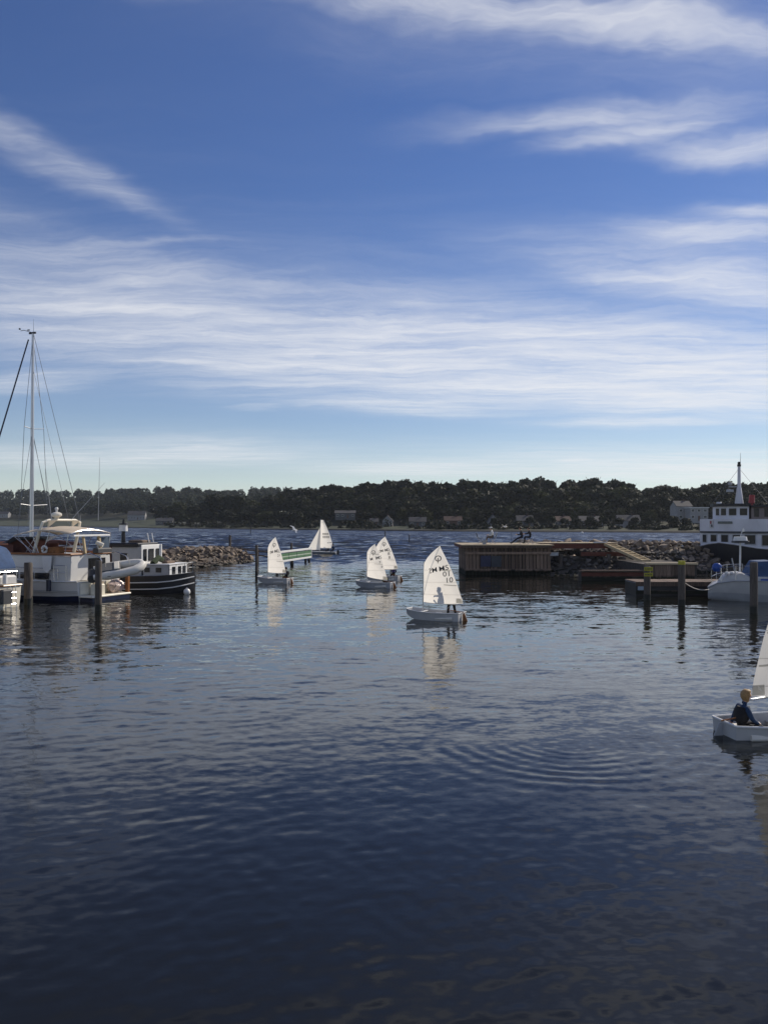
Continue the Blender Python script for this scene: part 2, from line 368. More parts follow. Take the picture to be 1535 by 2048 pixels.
def make_water():
    nc = 700
    Yv = np.concatenate([np.linspace(-6, 4.4, 14), 4.5*np.exp(.0048*np.arange(860)), 4.5*np.exp(.0048*860 + .014*np.arange(165))])
    nr = len(Yv) - 1; dY = np.gradient(Yv)
    t = np.linspace(-1, 1, nc + 1); t = np.sign(t)*(.50*np.abs(t) + .50*np.abs(t)**3)
    Wd = 1.25*np.abs(Yv) + 6.0
    Xg = Wd[:, None] * t[None, :]
    Yg = np.repeat(Yv[:, None], nc + 1, 1)
    sp = np.maximum(dY, Wd*2*.55/nc)[:, None]
    Z = np.zeros_like(Xg)
    rng = np.random.RandomState(4)
    comps = []
    for k in range(90):
        lam = .12 * (2.2/.12)**((k + rng.rand())/90)
        ang = R(90) + rng.normal(0, .70) + R(10)
        slope = .0122*math.exp(-(math.log(lam/.27)/.75)**2) + .0016
        comps.append((lam, ang, slope*lam/(2*math.pi), rng.rand()*6.28))
    grp = .62 + .5*np.sin(Xg*.31 + 1.3*np.sin(Yg*.17))*np.sin(Yg*.23 + .9*np.sin(Xg*.21 + 1)) 
    for lam, ang, amp, ph in comps:
        x = np.clip((lam/sp - 2.6)/2.6, 0, 1); wgt = x*x*(3 - 2*x)
        if wgt.max() <= 0: continue
        k = 2*math.pi/lam
        w = np.sin(k*(Xg*math.cos(ang) + Yg*math.sin(ang)) + ph)
        Z += amp*wgt*w*(grp if lam < 2 else 1)
    ramp = np.clip((Yg - 58)/40, 0, 1); ramp = ramp*ramp*(3 - 2*ramp)
    for k in range(40):      # choppier water outside the moles
        lam = 1.3*(4.5/1.3)**((k + rng.rand())/40); ang = R(90) + rng.normal(0, .6) - R(8); kk = 2*math.pi/lam
        x = np.clip((lam/sp - 2.2)/2.0, 0, 1)
        Z += ramp*x*x*(3 - 2*x)*.030*lam/(2*math.pi)*np.sin(kk*(Xg*math.cos(ang) + Yg*math.sin(ang)) + rng.rand()*6.28)
    nf_ = np.clip((Yg - 6)/11, 0, 1); Z *= .42 + .58*nf_*nf_*(3 - 2*nf_)
    # ring ripples where something broke the surface, and the wash of the near dinghy
    for (px, py, amp, lam, rmax) in ((1135, 1486, .0031, .23, 3.1),):
        Yc = H*F/(py - HY); Xc = PX(px, Yc)
        r = np.sqrt(((Xg - Xc)*.92)**2 + (Yg - Yc)**2) + 1e-6
        env = np.exp(-((r - .62*rmax)/(.34*rmax))**2) + .35*np.exp(-((r - .2*rmax)/(.2*rmax))**2)
        th = np.arctan2(Yg - Yc, Xg - Xc)
        brk = np.clip(.55 - .55*np.sin(th + .25) + .25*np.sin(5*th + 2*r), .12, 1.2)
        Z += amp*env*brk*np.sin(2*math.pi*r/(lam*(.75 + .16*r)) + .9*np.sin(2*th + .6*r) + .6*np.sin(5*th + 1.3*r) + .5*np.sin(2.1*Xg + 3.3*Yg))
    n = nc + 1
    co = np.stack([Xg, Yg, Z], -1).reshape(-1, 3).astype(np.float32)
    i = np.arange(nr)[:, None]*n + np.arange(nc)[None, :]
    fa = np.stack([i, i + 1, i + n + 1, i + n], -1).reshape(-1).astype(np.int32)
    me = bpy.data.meshes.new('water'); nf = nr*nc
    me.vertices.add(len(co)); me.vertices.foreach_set('co', co.ravel())
    me.loops.add(nf*4); me.loops.foreach_set('vertex_index', fa)
    me.polygons.add(nf); me.polygons.foreach_set('loop_start', np.arange(0, nf*4, 4, dtype=np.int32)); me.polygons.foreach_set('loop_total', np.full(nf, 4, np.int32))
    me.polygons.foreach_set('use_smooth', np.ones(nf, bool))
    me.materials.append(make_water_mat()); me.update(calc_edges=True)
    tag(link('water', me), kind='structure')
make_water()

# ------------------------------------------------------------------ far shore
SHORE = [(-500,1050.5),(0,1052.5),(150,1054),(300,1056.5),(560,1059.5),(900,1063),(1200,1064.5),(1400,1066),(1535,1067),(2100,1070)]
def shore_D(px): return H*F/(interp(px, SHORE) - HY)
ZL = [(0,-.6),(3,.5),(20,1.4),(120,3.0),(220,6.2),(300,11),(750,42),(1200,44)]
ZC = [(0,-.6),(2,.6),(14,1.3),(45,2.2),(62,4.0),(80,7.0),(105,10.5),(200,13),(400,13),(1200,16)]
def ground_z(px, r):
    return lerp(interp(r, ZL), interp(r, ZC), ss(380, 600, px)) + (.25*math.sin(px*.05 + r*.2) if r > 8 else 0)
mSAND = mat('shore_sand', (.030,.028,.022), .95, var=.3, scale=.2)
mGRASS = mat('meadow_grass', (.026,.034,.014), .95, var=.3, scale=.05, bump=.5, bscale=.6)
mFLOOR = mat('woodland_floor', (.03,.034,.022), .98, var=.4, scale=.1)
def make_shore():
    rs = [0,1,2,3,5,8,11,14,20,30,45,62,70,80,92,105,130,160,200,260,340,440,560,750,1000]
    pxs = list(range(-500, 2101, 25)); v = []; f = []; mi = []
    for r in rs:
        for px in pxs:
            D = shore_D(px); Y = D + r
            v.append((PX(px, D)*(1 + r/D*.98), Y, ground_z(px, r)))
    n = len(pxs)
    for i in range(len(rs) - 1):
        for j in range(n - 1):
            f.append((i*n+j, i*n+j+1, (i+1)*n+j+1, (i+1)*n+j)); px = pxs[j]; r = rs[i]
            lim = 240 if px < 340 else 45
            mi.append(0 if r < 5 else (1 if r < lim else 2))
    b = MB(); b.v = v; b.f = f; b.m = mi
    tag(b.build('far_shore', [mSAND, mGRASS, mFLOOR], smooth=True), kind='structure')
make_shore()
def on_shore(px, r):
    D = shore_D(px); return Vector((PX(px, D)*(1 + r/D*.98), D + r, ground_z(px, r)))

# trees: a tapered trunk with limbs and a crown of many small leaf clumps
mLEAF = translucent('broadleaf_foliage', (.018,.024,.013), .25, .7, .45, .35, rnd=.2)
mLEAF2 = translucent('lighter_foliage', (.036,.042,.016), .25, .7, .4, .35, rnd=.3)
mBARK = mat('tree_bark', (.055,.045,.038), .95, var=.3, scale=1)
def clump_mesh(name, m, c, d, sz, rg, rad=(1,1,1)):
    n = len(c); nn = d + rg.normal(size=(n, 3))*.55; nn /= np.linalg.norm(nn, axis=1)[:, None]
    t1 = np.cross(nn, rg.normal(size=(n, 3))); t1 /= np.linalg.norm(t1, axis=1)[:, None]; t2 = np.cross(nn, t1); sz = sz[:, None]
    v = np.stack([(c + (t1*a + t2*b)*sz)*np.array(rad) for a, b in ((-1,-.5),(.2,-1),(1,.35),(-.3,1))], 1).reshape(-1, 3)
    me = bpy.data.meshes.new(name); me.from_pydata(v.tolist(), [], np.arange(4*n).reshape(-1, 4).tolist()); me.materials.append(m); me.update(); return me
def crown_mesh(name, seed, m, n=1500, rad=(1,1,1), lobes=9, leaf=.095, flat=.55):
    rg = np.random.RandomState(seed); L_ = []
    for i in range(lobes):
        a = rg.rand()*6.28; rr = rg.rand()**.6*.62; z = rg.uniform(-.5, .62)
        L_.append((rr*math.cos(a)*(1 - .5*max(z, 0)), rr*math.sin(a)*(1 - .5*max(z, 0)), z, rg.uniform(.28, .52)))
    L_.append((0, 0, .1, .62))
    wts = np.array([l[3]**2 for l in L_]); wts /= wts.sum(); LA = np.array(L_)
    l = LA[rg.choice(len(L_), size=n, p=wts)]
    d = rg.normal(size=(n, 3)); d /= np.linalg.norm(d, axis=1)[:, None]; d[:, 2] = np.where(d[:, 2] < -.5, -.6*d[:, 2], d[:, 2])
    rr = l[:, 3]*np.where(rg.rand(n) < .82, rg.uniform(.8, 1.06, n), rg.uniform(.3, .8, n))
    c = l[:, :3] + d*rr[:, None]*np.array([1, 1, .85])
    return clump_mesh(name, m, c, d*.7, leaf*rg.uniform(.5, 1.35, n), rg, rad)
def trunk_mesh(seed):
    rg = random.Random(seed); b = MB()
    b.tube([(0,0,-.15),(.01,0,.35),(-.01,.01,.75),(.0,0,1.15)], [.055,.042,.034,.018], 7)
    for i in range(6):
        a = rg.random()*6.28; z = rg.uniform(.45, .95); l = rg.uniform(.25, .5)
        b.tube([(0,0,z),(l*.5*math.cos(a), l*.5*math.sin(a), z + .16),(l*math.cos(a), l*math.sin(a), z + .42)], [.02,.014,.006], 5)
    return b.mesh('trunk', mBARK, True)
CROWNS = [crown_mesh('crown', 11 + i, mLEAF, rad=(1,1,1)) for i in range(6)]
CROWNS2 = [crown_mesh('crown', 31 + i, mLEAF2, n=1300) for i in range(2)]
ROUND = [crown_mesh('crown', 51 + i, mLEAF, n=900, lobes=5, leaf=.11) for i in range(2)]
TRUNKS = [trunk_mesh(i) for i in range(3)]
def tree(name, p, h, w, label, group, seed, kinds=None, trunk_frac=.30, depth=None):
    rg = random.Random(seed)
    root = empty(name, p, 0, label, 'tree', group)
    ch = h*(1 - trunk_frac)*.5
    c = link('crown', (kinds or CROWNS)[seed % len(kinds or CROWNS)], root, (0, 0, h - ch*1.0), (0, 0, rg.random()*6.28), (w/2, (depth or w)/2, ch*1.02))
    t = link('trunk', TRUNKS[seed % 3], root, (0, 0, 0), (0, 0, rg.random()*6.28), (h*.55, h*.55, h*.68))
    return root
SKYLINE = [(575,976,34),(596,971,40),(616,972,40),(650,965,34),(668,963,46),(694,967,40),(716,963,44),(742,958,44),(768,957,44),(792,955,40),(812,953,44),(838,954,44),(868,954,46),(896,958,42),(922,955,44),(948,955,46),(975,956,44),(1000,957,42),
           (1024,952,42),(1052,950,46),(1080,950,44),(1096,954,34),(1135,954,36),(1160,953,40),(1186,945,54),(1204,958,36),(1236,955,44),(1256,961,42),(1300,972,40),(1326,963,48),(1350,966,34),(1376,970,40),(1404,966,42),(1430,960,44),(1456,958,40),(1482,958,46),(1512,957,46),(1540,955,46),(1570,958,46),(1600,960,46),(1640,962,46)]
rgs = random.Random(12)
for i, (px, yt, wp) in enumerate(SKYLINE):
    rr = 112 + 10*math.sin(i*2.3)
    g = on_shore(px, rr); top = at(px, yt, g.y)
    hh = top.z - g.z; w = wp/F*g.y*1.34*(.8 + .5*rgs.random())
    lab, grp = 'dark broadleaf tree in the continuous wood along the far skyline', 'trees along the far wooded skyline'
    if px == 1186: lab, grp = 'tallest domed dark tree on the skyline, standing just right of the deep gap', None
    if px == 616: lab, grp = 'rounded dark tree standing apart at the left end of the bluff wood', None
    if px == 1236: lab, grp = 'dark tree between the tallest domed tree and the low gap to its right', None
    if px == 1326: lab, grp = 'broad rounded dark tree standing above the white flat-roofed house', None
    tree('broadleaf_tree', (PX(px, g.y), g.y, g.z), hh, w, lab, grp, i, depth=w*1.1, trunk_frac=.08)
SKYL = [(560,978),(590,972),(615,971),(632,974),(641,986),(650,967),(690,968),(700,963),(760,957),(800,954),(870,956),(900,960),(920,956),(1000,957),(1040,951),(1100,954),(1108,964),(1114,974),(1124,960),(1150,960),(1170,952),(1186,946),(1205,954),(1222,970),(1232,957),(1258,962),(1282,981),(1300,972),(1320,964),(1345,966),(1370,970),(1400,967),(1430,961),(1460,958),(1700,960)]
rgx = random.Random(3); k = 100
for row, (r0, hgt, yjit, step) in enumerate([(128,15.5,2,26),(98,15,2,23),(84,14,2,22),(72,11.5,2,22),(60,8,2,24)]):
    px = (560 if row == 0 else 345) + row*9
    while px < 1680:
        r = r0 + rgx.uniform(-5, 5); g = on_shore(px, r)
        h = hgt*rgx.uniform(.8, 1.15)*(.82 if px > 1270 else (.75 if px < 560 else 1))
        if px > 560: h = min(h, H - (interp(px, SKYL) + 6 - HY)/F*g.y - g.z)
        if row >= 3 and px > 1330 and px < 1425: px += step; continue
        tree('woodland_tree', g, h, h*rgx.uniform(1.0, 1.45), 'dark leafy tree on the slope below the far wooded skyline', 'trees on the far slope', k, trunk_frac=.02, kinds=CROWNS if rgx.random() < .68 else CROWNS2)
        px += step*rgx.uniform(.8, 1.25); k += 1
# nearer trees left of the bluff, at the edge of the meadow
for i, (px, r, yt, wp) in enumerate([(352,90,1000,44),(392,80,1004,46),(428,84,985,56),(466,80,984,52),(505,88,996,50),(540,84,985,52),(565,92,992,50),(330,130,1006,40),(372,60,1020,34),(412,52,1022,36),(455,50,1018,40),(490,46,1018,36),(528,46,1020,40),(560,44,1018,36),(590,46,1022,36),(310,180,1004,40)]):
    g = on_shore(px, r); hh = H - (yt - HY)/F*g.y - g.z
    tree('shore_tree', g, hh, wp/F*g.y*1.25, 'dark leafy tree behind the shore between the meadow and the bluff', 'trees behind the left shore', 300 + i, trunk_frac=.12, kinds=CROWNS if i % 4 else CROWNS2)
# clipped round trees in a row along the shore road
for i, px in enumerate([935,962,988,1012,1060,1100,1128,1153,1180,1206,1238,1268,1296,1345,1372]):
    g = on_shore(px, 19 + (i % 3)); h = 5.6 + .5*math.sin(i*1.7)
    tree('round_tree', g, h, 5.7 + .5*math.sin(i*2.1), 'small round-headed tree in the row along the far shore road', 'round-headed trees along the shore road', 400 + i, ROUND, trunk_frac=.10)
# a dark hedge and reed fringe breaks up the shore road
def hedge():
    rg = np.random.RandomState(21); C_ = []; D_ = []
    for i in range(420):
        px = rg.uniform(330, 1700); r = rg.choice([9, 14, 26, 40]) + rg.uniform(-2, 2)
        if math.sin(px*.045) + math.sin(px*.013 + r) < -.35: continue
        g = on_shore(px, r); h = rg.uniform(1.0, 2.2) + (1.6 if r > 20 else 0); w = rg.uniform(1.5, 3.2)
        d = rg.normal(size=(46, 3)); d /= np.linalg.norm(d, axis=1)[:, None]; d[:, 2] = np.abs(d[:, 2])
        C_.append(np.array([g.x, g.y, g.z]) + d*np.array([w, w*.7, h])*rg.uniform(.6, 1.05, (46, 1))); D_.append(d)
    C_ = np.concatenate(C_); D_ = np.concatenate(D_)
    me = clump_mesh('shore_hedge', mLEAF, C_, D_, rg.uniform(.3, .7, len(C_)), rg)
    tag(link('shore_hedge', me), 'dark hedges and reeds along the far shore road', 'hedge', kind='stuff')
hedge()
# the far hill wood on the left reads as one mass
def far_wood():
    rg = np.random.RandomState(9); C_ = []; D_ = []
    sky = [(-400,982),(0,980),(55,977),(75,980),(150,978),(200,981),(212,977),(270,975),(300,972),(380,973),(440,980),(480,979),(500,974),(560,973),(620,976),(700,975)]
    for i in range(1000):
        px = rg.uniform(-300, 690); r = 262 + 500*rg.rand()**1.3
        if px > 560: r = max(r, 330)
        g = on_shore(px, r); 
        ymax = interp(px, sky) + rg.uniform(0, 4)
        topz = H - (ymax - HY)/F*g.y
        h = rg.uniform(12, 17); w = rg.uniform(5, 8)
        zt = min(g.z + h, topz)
        if r > 600: zt = topz; h = max(h, zt - g.z + 6)
        c0 = np.array([g.x, g.y, zt - h*.5])
        d = rg.normal(size=(150, 3)); d /= np.linalg.norm(d, axis=1)[:, None]; d[:, 2] = np.where(d[:, 2] < -.3, -d[:, 2], d[:, 2])
        C_.append(c0 + d*np.array([w, w, h*.5])*rg.uniform(.8, 1.05, (150, 1))); D_.append(d)
    C_ = np.concatenate(C_); D_ = np.concatenate(D_)
    me = clump_mesh('hill_wood', translucent('hill_foliage', (.022,.031,.018), .2, .8, .5, .03), C_, D_, rg.uniform(.8, 1.7, len(C_)), rg)
    tag(link('hill_wood', me), 'dark wooded hill beyond the meadow across the bay', 'wood', kind='stuff')
far_wood()

# houses on the far shore
mWALLW = mat('white_render_wall', (.27,.275,.28), .85, var=.08, scale=.6)
mWALLG = mat('grey_render_wall', (.10,.105,.11), .85, var=.1, scale=.6)
mWALLB = mat('brown_board_wall', (.12,.075,.06), .85, var=.2, scale=.6)
mROOFD = mat('dark_slate_roof', (.05,.05,.055), .8, var=.2, scale=1)
mROOFR = mat('brown_tile_roof', (.06,.035,.03), .85, var=.25, scale=1)
mROOFW = mat('pale_metal_roof', (.72,.73,.74), .25, var=.04, scale=1)
mFRAME = mat('window_frame_white', (.65,.65,.63), .6)
def house(px, r, w, d, h, rise, wall, roof, label, rz=0, flat=False, floors=1, dz=0):
    g = on_shore(px, r); o = empty('house', (g.x, g.y, g.z + dz), rz, label, 'house')
    b = MB()
    if flat: b.box(-w/2, w/2, -d/2, d/2, -1, h)
    else:
        b.add([(-w/2,-d/2,-1),(w/2,-d/2,-1),(w/2,d/2,-1),(-w/2,d/2,-1),(-w/2,-d/2,h),(w/2,-d/2,h),(w/2,d/2,h),(-w/2,d/2,h),(-w/2,0,h+rise),(w/2,0,h+rise)],
              [(0,1,5,4),(2,3,7,6),(1,2,6,9,5),(3,0,4,8,7),(0,3,2,1)])
    b.build('wall', wall, o)
    b = MB(); e = .35; tk = .18
    if flat: b.box(-w/2-e, w/2+e, -d/2-e, d/2+e, h+.005, h+.3)
    else:
        for s in (-1, 1):
            y0 = s*(d/2 + e); z0 = h - e*rise/(d/2)
            b.add([(-w/2-e,y0,z0),(w/2+e,y0,z0),(w/2+e,0,h+rise),(-w/2-e,0,h+rise),(-w/2-e,y0,z0+tk),(w/2+e,y0,z0+tk),(w/2+e,0,h+rise+tk),(-w/2-e,0,h+rise+tk)],
                  [(0,1,2,3),(4,5,6,7),(0,1,5,4),(1,2,6,5),(2,3,7,6),(3,0,4,7)])
    rf = b.build('roof', roof, o)
    if not flat: MB().box(w*.2-.3, w*.2+.3, -.3, .3, h+rise-.4, h+rise+.9).build('chimney', mROOFR, rf)
    n = max(2, int(w/2.4))
    for fl in range(floors):
        for i in range(n):
            x = -w/2 + (i + .5)*w/n; z = fl*2.6 + 1.0
            if fl == 0 and i == n//2:
                MB().box(x-.45, x+.45, -d/2-.06, -d/2-.004, .0, 2.0).build('door', mWALLB, o); continue
            fr = MB().box(x-.6, x+.6, -d/2-.07, -d/2-.004, z, z+1.15).build('window', mFRAME, o)
            MB().box(x-.5, x-.03, -d/2-.09, -d/2-.072, z+.1, z+1.05).box(x+.03, x+.5, -d/2-.09, -d/2-.072, z+.1, z+1.05).build('pane', mGLASS, fr)
    return o
house(1362, 46, 6.5, 7, 6.0, 2.2, mWALLW, mROOFD, 'tall white gabled house left of the flat-roofed white house', R(4), floors=2, dz=2.2)
house(1393, 42, 7.5, 7, 5.2, 0, mWALLW, mROOFW, 'white house with a gleaming flat roof behind the ferry bow', R(-4), True, 2, dz=2.4)
house(1180, 34, 10, 6, 2.6, 2.0, mWALLG, mROOFD, 'low grey cottage behind the round trees, below the tallest tree', R(3))
house(1255, 33, 9, 6, 2.8, 2.2, mWALLW, mROOFD, 'white cottage with dark roof behind the right end of the round trees', R(-5))
house(1120, 36, 8, 6, 2.6, 1.9, mWALLG, mROOFR, 'grey cottage with brown roof below the deep skyline gap', R(6))
house(1048, 33, 7, 6, 2.7, 2.2, mWALLG, mROOFD, 'grey cottage behind the two people sitting together on the pier', R(0))
house(985, 31, 4.2, 5, 2.6, 3.2, mWALLW, mROOFD, 'small white steep-gabled cottage behind the lone seated angler', R(88))
house(905, 36, 8, 6, 2.6, 1.9, mWALLB, mROOFR, 'brown cottage on the far shore left of the pier head', R(0))
house(835, 34, 8, 6, 2.7, 2.0, mWALLG, mROOFD, 'grey cottage on the far shore above the frontmost dinghy sail', R(-4))
house(775, 34, 4.5, 5, 2.6, 2.6, mWALLW, mROOFD, 'narrow white gabled cottage above the pair of overlapping dinghies', R(86))
house(748, 36, 4.0, 5, 2.2, 1.6, mWALLG, mROOFD, 'tiny grey hut beside the narrow white gabled cottage', R(0))
house(690, 52, 11, 7, 2.8, 1.4, mWALLG, mROOFD, 'long low grey house in the trees right of the two-sailed dinghy', R(2), dz=3)
house(272, 210, 16, 9, 4.5, 3.5, mWALLW, mROOFD, 'pale farmhouse at the back of the far meadow', R(5), floors=1, dz=1)
house(6, 230, 14, 8, 4.0, 3.0, mWALLW, mROOFD, 'white farmhouse at the far left edge under the wooded hill', R(-5), dz=4)
house(330, 60, 12, 7, 3.0, 2.0, mWALLG, mROOFD, 'grey boathouse on the shore at the right end of the meadow', R(0))

# ------------------------------------------------------------------ the air between here and the far shore
def haze():
    m = bpy.data.materials.new('hazy_air'); m.use_nodes = True; nt = m.node_tree; nt.nodes.clear()
    out = nt.nodes.new('ShaderNodeOutputMaterial'); v = nt.nodes.new('ShaderNodeVolumePrincipled')
    v.inputs['Color'].default_value = (.80,.88,1,1); v.inputs['Density'].default_value = HAZE; v.inputs['Anisotropy'].default_value = .3
    nt.links.new(v.outputs[0], out.inputs['Volume'])
    o = MB().box(-3600, 3600, -60, 2900, -2.5, 75).build('haze', m); tag(o, 'thin pale haze over the bay', 'haze', kind='stuff')
HAZE = .00007
haze()

# ------------------------------------------------------------------ breakwaters
mROCKS = mat('shade_toned_weedy_stone', (.085,.076,.066), .9, tide=.35, var=.45, scale=2.0, bump=.7, bscale=7, rnd=.45)  # breakwater stone copy; wetness and the walkway's shade are put into its darker colour
def rock_mesh(seed, m=None):
    rg = random.Random(seed); bm = bmesh.new()
    for i in range(17):
        d = Vector((rg.gauss(0,1), rg.gauss(0,1), rg.gauss(0,1))).normalized()
        bm.verts.new(Vector((d.x*rg.uniform(.85,1.1), d.y*rg.uniform(.62,.8), d.z*rg.uniform(.48,.66))))
    r = bmesh.ops.convex_hull(bm, input=bm.verts)
    bmesh.ops.delete(bm, geom=list({g for g in r['geom_interior'] + r['geom_unused'] if isinstance(g, bmesh.types.BMVert)}), context='VERTS')
    me = bpy.data.meshes.new('rock'); bm.to_mesh(me); bm.free(); me.materials.append(m or mROCK); return me
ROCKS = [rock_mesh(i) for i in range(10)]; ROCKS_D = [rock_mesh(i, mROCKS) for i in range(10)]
def breakwater(path, half, top, crest, label, cam_side, parts=300, size=(.17,.62), tip=True, tries=9000, kinds=None):
    """a rubble mound along path: a core with big stones laid over it"""
    root = empty('breakwater', (*path[0], 0), 0, label, 'breakwater')
    off = Vector((*path[0], 0))
    P_ = [Vector((x, y, 0)) for x, y in path]
    seg = [(P_[i], P_[i+1]) for i in range(len(P_) - 1)]; tot = sum((b - a).length for a, b in seg)
    def point(s):
        for a, b in seg:
            l = (b - a).length
            if s <= l or (a, b) == seg[-1]: return a + (b - a)*(s/l), (b - a).normalized()
            s -= l
    b = MB(); rings = []
    for i in range(25):
        s = tot*i/24; p, d = point(s); n = Vector((-d.y, d.x, 0)); k = min(1, .25 + s/5) if tip else 1
        rings.append([p - off + n*o + Vector((0,0,z)) for o, z in ((-half*k,-1.2),(-half*k,-.35),(-crest*k,(top-.5)*k),(crest*k,(top-.5)*k),(half*k,-.35),(half*k,-1.2))])
    b.loft(rings).build('core', mROCKD, root)
    rg = random.Random(len(label)); spots = []; cell = {}; cs = size[1]*1.5
    for i in range(tries):
        s = rg.uniform(-1.2 if tip else 0, tot); o = rg.uniform(-half, half)
        p, d = point(max(s, 0)); n = Vector((-d.y, d.x, 0)); k = min(1, .25 + max(s, 0)/5) if tip else 1
        if tip and s < 0: p = p + d*s
        z = top if abs(o) < crest else lerp(top, -.25, (abs(o) - crest)/(half - crest))
        q = p + n*o*k; q.z = (z - .22)*(.4 + .6*k) if tip else z - .22
        sz = lerp(size[0], size[1], rg.random()**2.2)
        c = (int(q.x//cs), int(q.y//cs)); near = [t for a in (-1,0,1) for b in (-1,0,1) for t in cell.get((c[0]+a, c[1]+b), ())]
        if any((q - a).length < .66*(sz + t) for a, t in near): continue
        spots.append((q, sz)); cell.setdefault(c, []).append((q, sz))
    spots.sort(key=lambda t: (t[0] - Vector((0,0,H))).length - 6*(t[0] - Vector((0,0,H))).normalized().dot(Vector(cam_side)))
    rest = []
    for i, (q, sz) in enumerate(spots):
        me = (kinds or ROCKS)[rg.randrange(10)]; rot = (rg.uniform(-.5,.5), rg.uniform(-.5,.5), rg.random()*6.28)
        scl = (sz*rg.uniform(.9,1.3), sz*rg.uniform(.85,1.15), sz*rg.uniform(.8,1.25))
        if i < parts: link('rock', me, root, q - off, rot, scl)
        else: rest.append((me, q - off, rot, scl))
    if rest:
        b = MB()
        for me, q, rot, scl in rest:
            from mathutils import Euler
            Mx = Matrix.Translation(q) @ Euler(rot).to_matrix().to_4x4() @ Matrix.Diagonal((*scl, 1))
            b.add([Mx @ v.co for v in me.vertices], [tuple(p.vertices) for p in me.polygons])
        tag(b.build('rock_fill', rest[0][0].materials[0], root), kind='stuff')
    return root
breakwater([(-15.0,85.5),(-20.6,68),(-52,72)], 4.6, 1.55, 1.5, 'rubble stone breakwater running out behind the black barge', (.6,-.6,0))
breakwater([(11.5,69),(24,68.5),(44,68)], 5.6, 2.35, 1.4, 'rubble stone breakwater between the wooden stairs and the ferry', (0,-1,0), tip=False)
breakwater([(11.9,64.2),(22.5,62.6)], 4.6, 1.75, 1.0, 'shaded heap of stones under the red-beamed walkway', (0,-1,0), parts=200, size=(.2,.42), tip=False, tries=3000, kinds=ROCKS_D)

# ------------------------------------------------------------------ timber pier on the right
def plank_mesh(w, d, h, m, b=.012):
    return MB().bevbox(-w/2, w/2, -d/2, d/2, 0, h, b).mesh('plank', m)
def pier():
    Y0 = 60.5; x0 = PX(930, Y0); x1 = PX(1100, Y0); top = 2.2; dep = 6.0
    o = empty('timber_pier', (x0, Y0, 0), 0, 'square timber pier head with vertical plank walls where three people sit', 'pier')
    W = x1 - x0; rg = random.Random(5)
    MB().box(.1, W-.1, .12, dep, -1, top-.22).build('core', mBLACK, o)
    n = 24; pw = W/n
    pm = [plank_mesh(pw*.86, .09, top+.8, mTIMBER), plank_mesh(pw*.7, .09, top+.75, mTIMBER)]
    for i in range(n):
        link('plank', pm[rg.random() < .3], o, ((i+.5)*pw, .03 + rg.uniform(-.03,.03), -1.0 + rg.uniform(-.02,.02)))
    for i in range(16): link('plank', pm[0], o, (.05, .25 + i*pw*1.3, -1.0), (0, 0, R(90)))
    for z in (1.52, .28): MB().bevbox(-.05, W+.02, -.17, -.06, z, z+.17, .02).build('waler', mTIMBER, o)
    MB().bevbox(-.32, -.05, -.2, dep, top-.21, top-.02, .02).build('edge_beam', mREDWOOD, o)
    MB().bevbox(-.3, W+.05, -.32, -.1, top-.22, top-.03, .02).build('edge_beam', mTIMBER, o)
    dm = plank_mesh(.2, W+.5, .05, mDECK)
    for i in range(30): link('deck_board', dm, o, (W/2-.05, -.25 + i*.212, top-.03 + .004*rg.random()), (0, 0, R(90)))
    # blue sheets fixed to the wall
    MB().bevbox(1.10, 1.85, -.12, -.075, .62, 1.42, .01).build('blue_panel', mat('faded_blue_sheet', (.035,.038,.075), .6, var=.2), o)
    MB().bevbox(1.88, 2.62, -.115, -.075, .60, 1.40, .01).build('grey_panel', mat('grey_blue_sheet', (.05,.055,.065), .6, var=.2), o)
    # a bracket board at the inner end
    MB().bevbox(W-.05, W+.55, -.13, -.04, 1.42, 1.66, .01).build('bracket', mGREYW, o)
    return o
pier()
def walkway():
    Y0 = 62.2; x0 = PX(1081, Y0); x1 = PX(1236, Y0); top = 2.32
    o = empty('walkway', (x0, Y0, 0), 0, 'raised walkway on red beams joining the pier head to the wooden stairs', 'walkway')
    W = x1 - x0; rg = random.Random(8)
    dm = plank_mesh(.19, 2.2, .05, mDECK)
    for i in range(int(W/.2)): link('deck_board', dm, o, (.1 + i*.2, 1.1, top-.05 + .004*rg.random()))
    MB().bevbox(-.05, W-.15, -.06, .08, top-.42, top-.06, .02).build('beam', mREDWOOD, o)
    MB().bevbox(.4, W-.1, 2.0, 2.14, top-.42, top-.06, .02).build('beam', mREDWOOD, o)
    MB().bevbox(2.9, W+1.0, -.5, -.34, 1.34, 1.64, .02).build('lower_beam', mREDWOOD, o)
    MB().bevbox(W-1.9, W-.85, -.1, .06, top+.005, top+.07, .01).build('white_board', mWPAINT, o)
    for x in (1.35, 4.95): MB().cyl((x,-.62,-1), (x,-.62,1.5), .17, .16, 10).build('post', mPILE, o, True)
    for x in (.6, 3.0, W-.4): MB().cyl((x,.9,-1), (x,.9,top-.42), .13, .13, 8).build('post', mPILE, o, True)
walkway()
